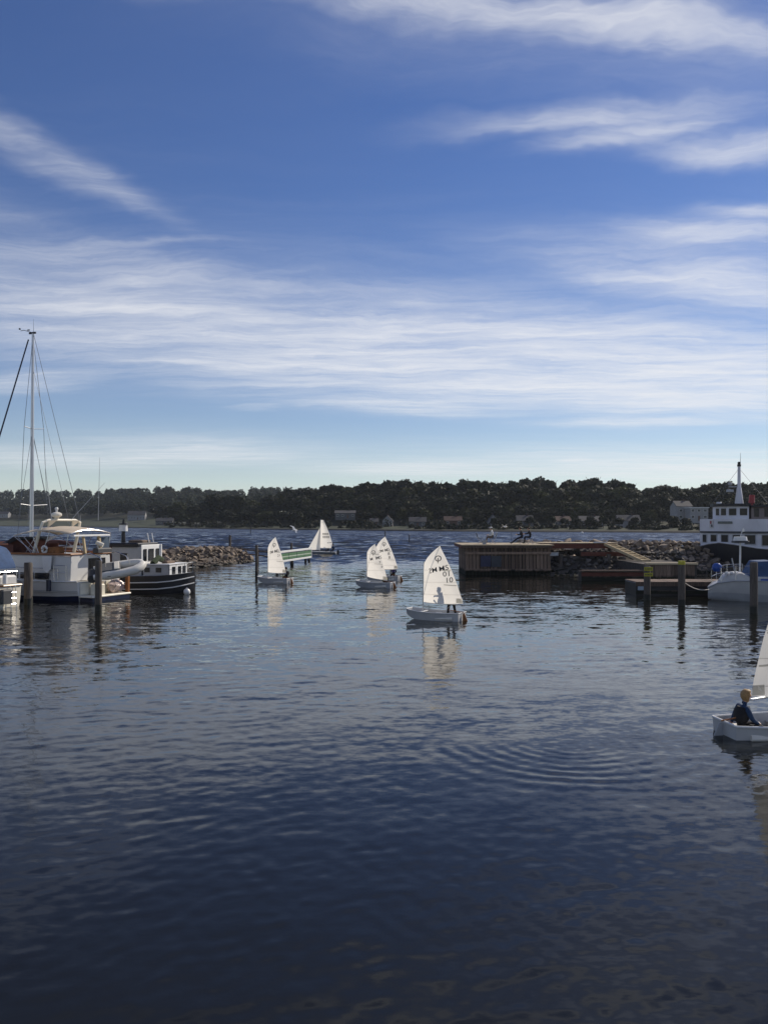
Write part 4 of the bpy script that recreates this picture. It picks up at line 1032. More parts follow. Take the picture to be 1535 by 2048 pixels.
person('person in dark clothes with legs stretched out sitting mid pier', (c2.x, c2.y, PT+.44), R(180), dict(knL=(.40,.12,.0), anL=(.78,.14,-.34), toL=(.92,.15,-.30), knR=(.40,-.12,-.02), anR=(.80,-.14,-.36), toR=(.94,-.15,-.32), wrL=(.38,.14,.30), wrR=(.36,-.14,.28)), DARKC, DARKC, HAIRD, 1.0, lean=.2)
c3 = pier_pt(1060, 1.0); chair(c3, R(178), 'stool under the rearmost sitter on the pier', False)
person('person in black leaning forward behind the one with stretched legs on the pier', (c3.x, c3.y, PT+.44), R(178), dict(wrL=(.42,.12,.34), elL=(.20,.20,.36), wrR=(.44,-.10,.36), elR=(.2,-.2,.38)), DARKC, BLACKC, HAIRD, .98, lean=.15)
b = pier_pt(1022, .9); 
tag(MB().tube([b, b + Vector((.02,0,1.0)), b + Vector((.0,.05,1.15))], [.016,.011,.006], 6).build('fishing_rod', mBLACK), 'thin fishing rod standing upright between the anglers on the pier', 'fishing rod')
b = pier_pt(968, .8)
tg = empty('tackle_bucket', b, 0, 'pale bucket by the feet of the lone angler on the pier', 'bucket')
MB().cyl((0,0,0),(0,0,.32),.13,.17,12).build('pail', mGREYW, tg, True); MB().tube([(-.17,0,.32),(-.1,0,.46),(.1,0,.46),(.17,0,.32)], .008, 5).build('bail_handle', mSTEEL, tg)

# ------------------------------------------------------------------ barrier, posts, birds, buoys between the moles
def barrier():
    a = at(560, 1122, 70); b_ = at(622, 1118, 79.5); a.z = b_.z = 0
    d = b_ - a; o = empty('barrier', a, math.atan2(d.y, d.x), 'white-railed barrier with green panels at the left harbour mouth', 'barrier'); W = d.length
    z0, z1 = .48, 1.40
    for z, h in ((z1-.14,.17),(z0-.02,.15)): MB().bevbox(0, W, -.05, .05, z, z+h, .015).build('rail', mWPAINT, o)
    n = 4
    for i in range(n):
        x0 = W*i/n + .04; x1 = W*(i+1)/n - .04
        MB().bevbox(x0, x1, -.03, -.005, z0+.16, z0+.36, .01).build('green_panel', mGREEN, o); MB().bevbox(x0, x1, -.03, -.005, z0+.48, z0+.70, .01).build('green_panel', mGREEN, o)
        MB().bevbox(x0, x1, -.028, -.008, z0+.375, z0+.465, .01).build('pale_strip', mat('pale_green_strip', (.34,.42,.32), .6), o)
    MB().bevbox(W-.1, W+.02, -.06, .06, z0-.03, z1+.06, .015).build('end_post', mWPAINT, o)
    for x in (.1, W*.42, W*.86, W*.98): MB().cyl((x,.16,-1),(x,.16,.40),.13,.12,8).build('leg', mPILE, o, True)
    for x in (.2, W*.45): MB().cyl((x,.34,-1),(x,.34,2.0),.12,.11,8).build('post', mPILE, o, True)
barrier()
def boom_rail():
    a = at(452, 1100, 88); b_ = at(560, 1104, 71); a.z = b_.z = 0; d = b_ - a
    o = empty('rail_fence', a, math.atan2(d.y, d.x), 'low dark rail fence running from the breakwater tip to the barrier', 'fence'); W = d.length
    for z in (.72, 1.12): MB().bevbox(0, W, -.04, .04, z, z+.12, .01).build('rail', mTIMBER, o)
    for i in range(4): MB().cyl((W*i/3.2,.1,-1),(W*i/3.2,.1,1.35),.09,.08,8).build('post', mPILE, o, True)
boom_rail()
def post(px, yt, Y, r, label, m=mPILE, z0=-1):
    x = PX(px, Y); zt = H - (yt - HY)/F*Y; o = empty('marker_post', (x, Y, 0), 0, label, 'post')
    MB().cyl((0,0,z0),(0,0,zt),r,r*.8,8).build('shaft', m, o, True); MB().cyl((0,0,zt+.002),(0,0,zt+.09),r*1.25,r*.6,8).build('cap', mBLACK, o, True)
post(460, 1072, 86, .16, 'weathered post standing on the tip of the left breakwater')
post(501, 1052, 300, .16, 'thin beacon pole in the bay under the far shore', mBLACK)
post(770, 1062, 170, .13, 'thin stake in the bay right of the overlapping pair of sails', mBLACK)
post(818, 1070, 160, .12, 'short stake in the bay left of the frontmost sail', mBLACK)
def gull(p, s, label, bank):
    o = empty('seagull', p, R(30), label, 'bird'); o.rotation_euler = (bank, 0, R(30))
    MB().tube([(-.24,0,0),(-.14,0,.01),(.0,0,.02),(.14,0,.03),(.22,0,.03)], [.012,.05,.075,.055,.02], 8).build('body', mat('gull_white', (.75,.75,.74), .8), o, True)
    for d in (-1, 1):
        b = MB(); L_ = [(.10,.0,.05),(.02,d*.28,.18),(-.10,d*.62,.10)]; T_ = [(-.10,.0,.04),(-.12,d*.28,.165),(-.16,d*.62,.095)]
        b.loft([[Vector(l), Vector(l)+Vector((0,0,.012)), Vector(t)+Vector((0,0,.008)), Vector(t)] for l, t in zip(L_, T_)]).build('wing', mat('gull_grey', (.45,.47,.50), .8), o, True)
    MB().tube([(.21,0,.03),(.29,0,.02)], [.016,.004], 6).build('beak', mYELLOW, o, True); o.scale = (s,)*3
gull(at(589, 1061, 70), 1.15, 'white seagull flying low over the bay near the barrier', R(25))
gull(at(1010, 1054, 62), .75, 'white seagull gliding above the pier sitters', R(-20))
def buoy(px, py, r, label, m, z=.05):
    Y = H*F/(py - HY); o = empty('buoy', (PX(px, Y), Y, z), 0, label, 'buoy')
    MB().ball((0,0,.1*r), r, 12).build('float', m, o, True); MB().tube([(-.3*r,0,r*1.0),(0,0,r*1.35),(.3*r,0,r*1.0)], r*.1, 6).build('eye', mSTEEL, o, True)
buoy(374, 1189, .19, 'white round buoy floating under the bow of the black barge', mWPAINT, .12)
buoy(1163, 1066.5, .5, 'small white buoy far out near the shore beyond the pier', mWPAINT)

# ------------------------------------------------------------------ hull helper for the bigger boats
def hull_mesh(stations, bands=None):
    """stations: (x, half beam, keel z, sheer z, flare); ring from port sheer round the keel; deck closes the top"""
    b = MB(); rings = []; nb = 7
    for x, hb, zk, zs, fl in stations:
        half = []
        for i in range(nb):
            t = i/(nb-1); z = lerp(zs, zk, t); w = hb*(1 - (1-fl)*t**1.6) if t < .999 else hb*fl*.35
            half.append((w, z))
        rings.append([(x, w, z) for w, z in half] + [(x, -w, z) for w, z in reversed(half)])
    n = 2*nb
    def mi(i, j):
        if j == n-1: return 1
        t = (j + .5) if j < nb else (n - 2 - j + .5)
        return bands(t/(nb-1)) if bands else 0
    return b.loft(rings, mi)
def rail(mb, pts, z0, z1, r=.014, mid=True, every=1):
    mb.tube([Vector((x, y, z + z1)) for x, y, z in pts], r, 6)
    if mid: mb.tube([Vector((x, y, z + (z0+z1)/2)) for x, y, z in pts], r*.7, 6)
    for x, y, z in pts[::every]: mb.cyl((x, y, z + z0), (x, y, z + z1), r, r, 6)
    return mb

# white flybridge yacht on the left
def flybridge():
    rz = R(157.5); o = empty('motor_yacht', (-14.3, 41.45, 0), rz, 'white flybridge motor yacht with tan awning and radar arch on the left', 'yacht')
    st = [(0,1.50,-.4,.95,.86),(1.2,1.62,-.5,.93,.84),(3,1.78,-.55,.95,.8),(5.5,1.82,-.55,1.05,.72),(8,1.5,-.5,1.25,.55),(10,.8,-.4,1.5,.4),(11.2,.08,-.1,1.72,.3)]
    hull_mesh(st, lambda t: 2 if t > .50 else 0).build('hull', [mWHITE, mCREAM, mNAVY], o, True)
    b = MB()
    for s in (-1, 1): b.tube([(x, s*(hb+.02), zs+.02) for x, hb, zk, zs, fl in st], .035, 6)
    b.build('rub_rail', mWPAINT, o, True)
    b = MB()
    for s in (-1,1):
        for z in (.42,.50): b.tube([(x, s*(1.50+.28*min(1,x/3)-.0 - .02 + .016), z) for x in (.0,1.2,3,5)], .012, 5)
    b.build('hull_line', mGREYW, o)
    # swim platform and transom
    MB().bevbox(-.85, -.005, -1.42, 1.42, .20, .28, .03).build('swim_platform', mCREAM, o)
    MB().bevbox(-.82, -.02, -1.36, 1.36, -.2, .195, .03).build('platform_skirt', mNAVY, o)
    MB().bevbox(-.05, -.006, -1.3, -.45, .34, .90, .02).build('transom_door', mCREAM, o)
    MB().bevbox(-.05, -.006, .5, 1.35, .34, .90, .02).build('transom_locker', mCREAM, o)
    MB().bevbox(-.04, -.006, -.35, .4, .36, .88, .02).build('transom_panel', mTAN, o)
    # house
    sup = MB(); rings = []
    for x, w, z0, z1 in ((.5,1.42,.97,2.22),(1.2,1.5,.96,2.24),(4,1.62,.98,2.26),(6.2,1.55,1.08,2.26),(7.6,1.15,1.2,1.9),(8.4,.8,1.3,1.4)):
        rings.append([(x,w,z0),(x,w*.96,z1-.06),(x,w*.9,z1),(x,-w*.9,z1),(x,-w*.96,z1-.06),(x,-w,z0)])
    sup.loft(rings).build('deckhouse', mWHITE, o)
    for x0, x1 in ((1.7,2.55),(2.7,3.5),(3.7,4.5),(4.7,5.7)):
        w = MB().add([(x0,1.635,1.06),(x1,1.665,1.06),(x1,1.655,1.36),(x0,1.625,1.36),(x0,1.60,1.06),(x1,1.63,1.06),(x1,1.62,1.36),(x0,1.59,1.36)], [(0,1,2,3),(4,7,6,5),(0,4,5,1),(1,5,6,2),(2,6,7,3),(3,7,4,0)]).build('window', mGLASS, o)
    MB().bevbox(.47, .495, -1.0, .2, 1.05, 2.05, .02).build('saloon_door', mGLASS, o)
    MB().tube([(.62,1.58,1.0),(.62,1.58,1.75),(1.35,1.62,1.75),(1.35,1.62,1.0)], .018, 6).tube([(.62,1.58,1.4),(1.35,1.62,1.4)], .014, 6).build('boarding_gate', mSTEEL, o, True)
    # flybridge coaming and rail
    b = MB()
    for s in (-1, 1): b.tube([(.5,s*1.45,2.28),(2,s*1.56,2.29),(4.2,s*1.62,2.30),(6.1,s*1.45,2.30)], .055, 8)
    b.tube([(.5,1.45,2.28),(.5,-1.45,2.28)], .055, 8); b.build('cap_rail', mWOOD, o, True)
    MB().box(4.1, 6.0, 1.50, 1.54, 2.33, 2.72).box(4.1, 6.0, -1.54, -1.50, 2.33, 2.72).box(5.96, 6.0, -1.49, 1.49, 2.33, 2.86).build('weather_cloth', mBROWN, o)
    MB().bevbox(4.3, 5.2, -.9, .9, 2.27, 2.95, .08).build('helm_console', mBROWN, o)
    for x, y in ((1.9,1.1),(2.5,1.15),(3.0,.9),(2.2,.5)): MB().bevbox(x-.28, x+.28, y-.25, y+.25, 2.27, 2.62, .09).build('cushion', mRUST, o)
    rg = MB(); rg.tube([(2.1 + .16*math.cos(a*.5), 1.48, 2.52 + .16*math.sin(a*.5)) for a in range(13)], .05, 6); rg.build('life_ring', mWPAINT, o, True)
    # awning and frame
    aw = MB(); rows = []
    for i in range(13):
        x = lerp(.55, 4.1, i/12); zc = 3.52 + .20*math.sin(math.pi*i/12) - .10*(i/12)
        sag = .03*math.sin(i*math.pi/2)**2
        rows.append([(x, y, zc - sag - .22*(y/1.5)**2) for y in np.linspace(-1.5, 1.5, 11)])
    top = [p for r in rows for p in r]; n = 11
    aw.add(top, [(i*n+j, i*n+j+1, (i+1)*n+j+1, (i+1)*n+j) for i in range(12) for j in range(10)])
    a_ = aw.build('awning', mTAN, o, True); md = a_.modifiers.new('cloth', 'SOLIDIFY'); md.thickness = .02
    for i in (0, 4, 8, 12):
        x = rows[i][0][0]; f_ = MB(); f_.tube([(lerp(x, 2.3, .8) if i not in (0,) else .75, -1.52, 2.3)] + [(p[0], p[1], p[2]-.03) for p in rows[i]] + [(lerp(x, 2.3, .8) if i not in (0,) else .75, 1.52, 2.3)], .018, 6); f_.build('awning_hoop', mSTEEL, o, True)
    for (x0, x1) in ((3.9,2.9),(2.6,3.3),(3.5,2.5)): MB().tube([(x0,1.50,3.2),(x1,1.53,2.32)], .017, 6).build('frame_strut', mSTEEL, o, True)
    MB().quad((.62,-1.46,2.34),(.62,-.55,2.34),(.62,-.55,3.1),(.62,-1.46,3.1)).build('clear_curtain', mCLEAR, o)
    MB().add([(4.1,1.5,3.12),(4.95,1.5,2.78),(4.95,-1.5,2.78),(4.1,-1.5,3.12)], [(0,1,2,3)]).build('windscreen', mCLEAR, o)
    for y in (.50, -.62): MB().bevbox(-.06,.06,-.055,.055, 0, .95, .01, M=Matrix.Translation((.42,y,2.30)) @ Matrix.Rotation(R(9),4,'Y')).build('awning_post', mNEWWOOD, o)
    MB().bevbox(.40,.62,-1.3,1.3,3.16,3.24,.02).build('awning_bar', mWPAINT, o)
    MB().bevbox(.0,.35,-1.0,.1,2.32,2.56,.05).build('aft_locker', mDGREY, o)
    MB().cyl((.05,-.35,2.69),(.35,-.2,2.85),.12,.10,10).build('outboard', mCREAM, o, True)
    # radar arch
    ar = MB(); ar.tube([(2.9,1.38,2.3),(2.6,1.34,3.3),(2.4,1.28,3.86),(2.35,.9,3.98),(2.35,-.9,3.98),(2.4,-1.28,3.86),(2.6,-1.34,3.3),(2.9,-1.38,2.3)], [.09,.08,.07,.06,.06,.07,.08,.09], 8); arch = ar.build('radar_arch', mCREAM, o, True)
    for y in (.8,-.85): MB().add([(2.2,y+.25,3.96),(2.2,y-.25,3.96),(2.5,y,3.62),(2.28,y+.25,3.96),(2.28,y-.25,3.96),(2.58,y,3.62)], [(0,1,2),(3,5,4),(0,3,4,1),(1,4,5,2),(2,5,3,0)]).build('bracket', mCREAM, arch)
    MB().cyl((2.35,.42,4.03),(2.35,.42,4.11),.1,.1,10).ball((2.35,.42,4.24),.27,14,sq=(1,1,.55)).build('radar_dome', mCREAM, arch, True)
    MB().cyl((2.35,.42,4.38),(2.35,.42,4.48),.05,.05,8).ball((2.35,.42,4.55),.09,10).build('masthead_light', mWPAINT, arch, True)
    for (x, y, l, dx, dy) in ((2.35,-.55,2.0,-1.1,-1.3),(2.3,-1.2,.3,0,0),(2.2,.9,2.9,.25,.2),(1.2,-1.3,3.3,-.1,0)): MB().tube([(x,y,3.95),(x+dx,y+dy,3.95+l)], [.018,.007], 5).build('whip_antenna', mGREYW, arch)
    # rails and ladders, stern gear
    rr = rail(MB(), [(x, hb-.1, zs) for x, hb, zk, zs, fl in st[1:]], 0, .65); rr.build('guard_rail', mSTEEL, o, True)
    for y in (-.9, 1.0):
        MB().tube([(.3,y,2.2),(-.3,y,2.35),(-.95,y,2.15),(-1.05,y,1.95)], .03, 7).build('davit', mSTEEL, o, True)
    MB().bevbox(-.78,-.6,-1.40,-1.22,.285,1.55,.02).build('stern_post', mWOOD, o)
    bag = MB().ball((-.3,-.85,.60),.36,16,sq=(.75,1.5,.92)); rb_ = random.Random(3); bag.v = [(x + rb_.uniform(-.07,.07), y + rb_.uniform(-.07,.07), z + rb_.uniform(-.07,.07)) for x, y, z in bag.v]; bg_ = bag.build('foil_bag', mat('shiny_pale_tarpaulin', (.45,.36,.33), .2, var=.35, scale=4, bump=1.0, bscale=5), o)
    MB().bevbox(-.5,-.1,.1,.75,.285,.80,.04).build('cream_locker', mCREAM, o)
    for x, z in ((3.4,.35),(1.4,.5)): MB().cyl((x,1.92,z),(x,1.92,z+.55),.12,.12,10).build('fender', mNAVY, o, True)
    MB().bevbox(1.55,1.95,1.565,1.60,1.55,1.95,.015).build('side_vent', mGREYW, o)
    MB().add([(1.5,1.60,2.2),(2.1,1.64,2.2),(2.0,1.66,1.5),(1.75,1.67,1.38),(1.55,1.63,1.55)], [(0,1,2,3,4)]).build('hanging_cloth', mWPAINT, o)
    return o
flybridge()
def inflatable():
    c = Vector((PX(238, 41.0), 41.0, 1.50)); o = empty('inflatable_dinghy', c, R(16), 'grey inflatable dinghy slung across the stern of the flybridge yacht', 'dinghy')
    o.rotation_euler = (R(24), R(-7), R(16))
    pts = [(-1.2,-.45,0),(-.6,-.47,0),(.2,-.46,.02),(.75,-.38,.06),(1.05,-.2,.10),(1.14,0,.12),(1.05,.2,.10),(.75,.38,.06),(.2,.46,.02),(-.6,.47,0),(-1.2,.45,0)]
    MB().tube(pts, [.12]+[.215]*9+[.12], 12).build('tube', mGREYR, o, True)
    MB().bevbox(-1.0, -.94, -.40, .40, -.15, .25, .015).build('transom', mDGREY, o)
    MB().bevbox(-.95, .8, -.38, .38, -.14, -.1, .01).build('floor', mDGREY, o)
    MB().bevbox(-.9, .1, -.42, .42, .19, .26, .03).build('cover', mat('grey_cover', (.10,.105,.11), .8, var=.15), o)
    MB().bevbox(-.2, .05, -.40, .40, .262, .30, .02).build('seat', mCREAM, o)
    MB().cyl((-1.28,-.4,-.12),(-1.28,.4,-.12),.22,.2,12).build('tail_cone', mDGREY, o, True)
    MB().bevbox(-.55,-.38,-.675,-.66,.0,.06,.005).build('patch', mBLACK, o)
    for x in (-.6,.55): MB().tube([(x,0,.2),(x*.9,.1,.75)], .012, 5).build('sling', mROPE, o)
inflatable()

# sailing yacht behind, whose mast towers over the left side
def sailing_yacht():
    Y = 56.0; mx = PX(63, Y); rz = R(157.5); o = empty('sailing_yacht', (mx, Y, 0), rz, 'sailing yacht with a tall bare mast moored behind the flybridge yacht', 'yacht')
    st = [(-5.2,1.1,-.2,1.05,.8),(-3,1.6,-.4,1.02,.75),(0,1.75,-.5,1.08,.65),(3,1.3,-.4,1.2,.5),(5.4,.5,-.2,1.38,.4),(6.4,.06,.2,1.48,.3)]
    hull_mesh(st, lambda t: 2 if t > .78 else 0).build('hull', [mWHITE, mCREAM, mNAVY], o, True)
    MB().bevbox(-2.2, 1.8, -.95, .95, 1.0, 1.55, .18).build('cabin', mWHITE, o)
    for i in range(3):
        for s in (-1,1): MB().bevbox(-1.6+i*1.1, -.9+i*1.1, s*.955-.01, s*.955+.01, 1.2, 1.36, .004).build('window', mGLASS, o)
    sh = MB(); rings = []
    for i in range(7):
        a = math.pi*i/6; rings.append([(-2.2, 1.1*math.cos(a), 1.5 + .75*math.sin(a)), (-3.3, 1.15*math.cos(a), 1.5 + .85*math.sin(a))])
    sh.loft(rings, caps=False, closed=False).build('spray_hood', mBROWN, o, True)
    top = H - (668 - HY)/F*Y
    MB().tube([(0,0,1.1),(-.05,0,6),(-.16,0,top)], [.13,.125,.085], 10).build('mast', mALU, o, True)
    hd_ = MB().bevbox(-.4,.18,-.06,.06,top,top+.12,.02); hd_.build('masthead', mBLACK, o)
    MB().tube([(-.05,0,top+.1),(.55,.1,top+.28),(.7,.25,top+.22)], .02, 5).ball((.72,.3,top+.34),.07,8).ball((.35,-.1,top+.32),.06,8,sq=(2.4,1,.7)).build('wind_instrument', mBLACK, o, True)
    MB().tube([(-.2,0,top+.1),(-.2,0,top+1.0)], [.014,.006], 5).build('whip_antenna', mWIRE, o)
    zf = 1.5; MB().tube([(.25,0,top-.35),(6.2,0,zf+.2)], [.045,.06], 8).build('furled_foresail', mNAVY, o, True)
    MB().tube([(-.25,0,2.3),(-4.6,0,2.25)], .07, 8).build('boom', mALU, o, True)
    MB().tube([(-.3,0,2.5),(-2.4,0,2.52),(-4.4,0,2.42)], [.2,.17,.08], 10).build('sail_cover', mBROWN, o, True)
    for z, w in ((5.0,1.15),(10.2,.85)):
        for s in (-1, 1): MB().tube([(-.05,0,z),(-.25,s*w,z+.08)], .025, 6).build('spreader', mALU, o, True)
    for s in (-1, 1):
        MB().tube([(-.15,0,top-.2),(-.25,s*.85,10.28),(-.25,s*1.15,5.08),(-.2,s*1.6,1.1)], .016, 5).build('shroud', mWIRE, o)
        MB().tube([(-.1,0,10.1),(-.25,s*1.15,5.08)], .013, 5).build('shroud', mWIRE, o)
        MB().tube([(-.1,0,9.9),(-1.1,s*1.5,1.1)], .013, 5).build('shroud', mWIRE, o)
    MB().tube([(-.2,0,top),(-5.1,0,1.1)], .016, 5).build('backstay', mWIRE, o)
    MB().tube([(-.2,0,top-2.5),(-3.2,-.6,2.3)], .012, 5).build('topping_lift', mWIRE, o)
sailing_yacht()

# boat cut off by the left edge
def left_boat():
    rz = R(158); c = Vector((-17.15, 37.0, 0)); o = empty('cabin_cruiser', c, rz, 'sunlit white cruiser with blue cockpit tent cut off by the left edge', 'boat')
    st = [(0,1.15,-.3,1.05,.84),(2,1.35,-.4,1.05,.8),(5,1.2,-.4,1.2,.6),(7.5,.1,-.1,1.5,.35)]
    hull_mesh(st, lambda t: 0).build('hull', [mCREAM, mCREAM], o, True)
    b = MB()
    for s in (-1,1): b.tube([(x, s*(hb+.02), zs-.06) for x, hb, zk, zs, fl in st], .045, 6)
    b.tube([(-.03,1.15,.99),(-.03,-1.15,.99)], .045, 6); b.build('rub_rail', mWOOD, o, True)
    MB().bevbox(2.6, 5.6, -1.0, 1.0, 1.0, 1.9, .2).build('cabin', mWHITE, o)
    for s in (-1,1): MB().bevbox(3.0,5.0,s*1.0-.012,s*1.0+.012,1.35,1.65,.004).build('window', mGLASS, o)
    MB().bevbox(.05,.5,-1.0,1.0,1.07,1.45,.08).build('aft_seat', mWHITE, o)
    tnt = MB(); rings = []
    for x, z, w in ((.15,1.95,.98),(.5,2.75,1.02),(1.6,3.0,1.05),(2.9,2.85,1.0)):
        rings.append([(x,w,1.75),(x,w*.98,lerp(1.75,z,.7)),(x,w*.75,z-.06),(x,0,z),(x,-w*.75,z-.06),(x,-w*.98,lerp(1.75,z,.7)),(x,-w,1.75)])
    tnt.loft(rings).build('cockpit_tent', mBLUEC, o, True)
    MB().quad((.30,-.7,1.9),(.30,.7,1.9),(.44,.65,2.45),(.44,-.65,2.45)).build('tent_window', mCLEAR, o)
    b = MB()
    for y in (-.95,-.35,.35,.95): b.tube([(.06,y,1.05),(.06,y,1.75)], .018, 6)
    b.tube([(.06,-.95,1.62),(.06,.95,1.62)], .018, 6); b.build('stern_rail', mSTEEL, o, True)
    b = MB()
    for y in (-.75,-.45): b.tube([(-.06,y,1.0),(-.14,y,-.3)], .016, 6)
    for z in (.15,.42,.68): b.tube([(-.11,-.75,z),(-.11,-.45,z)], .014, 6)
    b.build('boarding_ladder', mSTEEL, o, True)
    for y in (.55, -.1): MB().cyl((-.12,y,1.1),(-.12,y,1.5),.10,.10,10).build('fender', mWPAINT, o, True)
    MB().bevbox(-.35,-.08,-.35,.25,.2,.85,.06).build('outboard_bracket', mDGREY, o)
left_boat()

# black barge
def barge():
    rz = R(-15); o = empty('barge', (-10.45, 45.6, 0), rz, 'black steel barge with white rubbing strakes and grey cabins', 'barge')
    st = [(0,.12,-.2,1.12,.5),(-.25,.62,-.3,1.08,.7),(-.7,1.15,-.4,1.03,.85),(-1.5,1.45,-.5,.97,.92),(-3,1.58,-.5,.93,.94),(-7,1.58,-.5,.93,.94),(-9.5,1.2,-.4,1.05,.85)]
    hull_mesh(st, lambda t: 0).build('hull', [mBLACK, mGREYW], o, True)
    for dz, off in ((-.36,.035),(-.72,.025)):
        for s in (-1,1):
            pts = [(x+.06 if i == 0 else x, s*(hb*(1-.0)+off), zs + dz*(1 if i > 2 else .96) + (.10 if i == 0 else (.05 if i == 1 else 0))) for i, (x, hb, zk, zs, fl) in enumerate(st)]
            if dz < -.5: pts = [(x, y*.985, z) for x, y, z in pts]
            MB().tube(pts, .035, 6).build('rubbing_strake', mWPAINT, o, True)
    # forward cabin
    MB().bevbox(-2.62, -1.02, -.98, .98, .92, 1.52, .04).build('fore_cabin', mGREYW, o)
    MB().bevbox(-2.70, -.96, -1.05, 1.05, 1.525, 1.585, .02).build('fore_cabin_roof', mWPAINT, o)
    for x in (-2.35, -1.65): w = MB().bevbox(x-.17, x+.17, -1.0, -.985, 1.12, 1.38, .01).build('window', mGLASS, o)
    fr = MB().bevbox(-1.015, -.985, -.97, .97, .93, 1.518, .01).build('cabin_front', mWPAINT, o)
    for y in (-.55, .1, .62): MB().bevbox(-.983, -.965, y-.17, y+.17, 1.02, 1.42, .02).build('pane', mGLASS, fr)
    # wheelhouse
    MB().bevbox(-4.55, -2.72, -1.0, 1.0, .92, 2.50, .03).build('wheelhouse', mGREYW, o)
    wf = MB().bevbox(-2.715, -2.68, -1.02, 1.02, 1.50, 2.62, .03).build('wheelhouse_front', mWPAINT, o)
    for y, hw in ((-.68,.15),(-.05,.26),(.62,.15)): MB().bevbox(-2.678, -2.66, y-hw, y+hw, 1.72, 2.38, .04).build('pane', mGLASS, wf)
    MB().bevbox(-2.71, -2.60, .92, 1.04, .95, 2.62, .02).build('corner_post', mWPAINT, o)
    MB().bevbox(-4.0, -3.55, -1.022, -1.005, 1.65, 2.15, .02).build('window', mGLASS, o)
    MB().bevbox(-4.7, -2.85, -1.12, 1.08, 2.503, 2.72, .05).build('wheelhouse_roof', mBLACK, o)
    MB().bevbox(-6.4, -4.6, -1.0, 1.0, .92, 2.25, .04).build('aft_cabin', mBROWN, o)
    # roof gear: lantern on a dark pole, life ring, rack
    MB().cyl((-4.45,0,2.72),(-4.45,0,3.35),.13,.10,8).build('lantern_post', mBLACK, o, True)
    MB().cyl((-4.45,0,3.36),(-4.45,0,3.72),.24,.22,12).build('lantern', mWPAINT, o, True)
    MB().cyl((-4.45,0,3.725),(-4.45,0,3.80),.27,.25,12).cyl((-4.45,0,3.80),(-4.43,0,4.05),.08,.05,8).build('lantern_cap', mBLACK, o, True)
    MB().bevbox(-3.9,-3.0,-.4,.5,2.725,2.86,.04).build('hatch', mTIMBER, o)
    for x, y in ((-2.95,.2),(-3.0,.75)): MB().tube([(x,y,2.72),(x-.1,y,3.25)], .03, 6).build('roof_bracket', mWPAINT, o, True)
    MB().bevbox(-5.9,-4.8,-.5,.6,2.26,2.55,.06).build('roof_bundle', mBROWN, o)
    # foredeck rail
    rl = rail(MB(), [(-.95,-1.15,1.0),(-.6,-.95,1.04),(-.28,-.6,1.08),(-.06,-.1,1.12),(-.28,.6,1.08),(-.6,.95,1.04),(-.95,1.15,1.0)], 0, .55, .014, True); rl.build('bow_rail', mWIRE, o, True)
    MB().bevbox(-1.75,-1.4,-.5,.4,1.59,1.72,.04).build('roof_box', mTIMBER, o)
    for x in (-4.4,-3.8): MB().cyl((x,-1.72,.25),(x,-1.72,.95),.16,.16,10).build('fender', mGREYR, o, True)
    MB().tube([(-2.0,-1.0,1.6),(-2.0,-.4,1.9),(-2.2,.3,1.75)], .16, 8).build('plant_box', mat('deck_greenery', (.03,.045,.02), .9, var=.4, scale=8, bump=1), o, True)
barge()

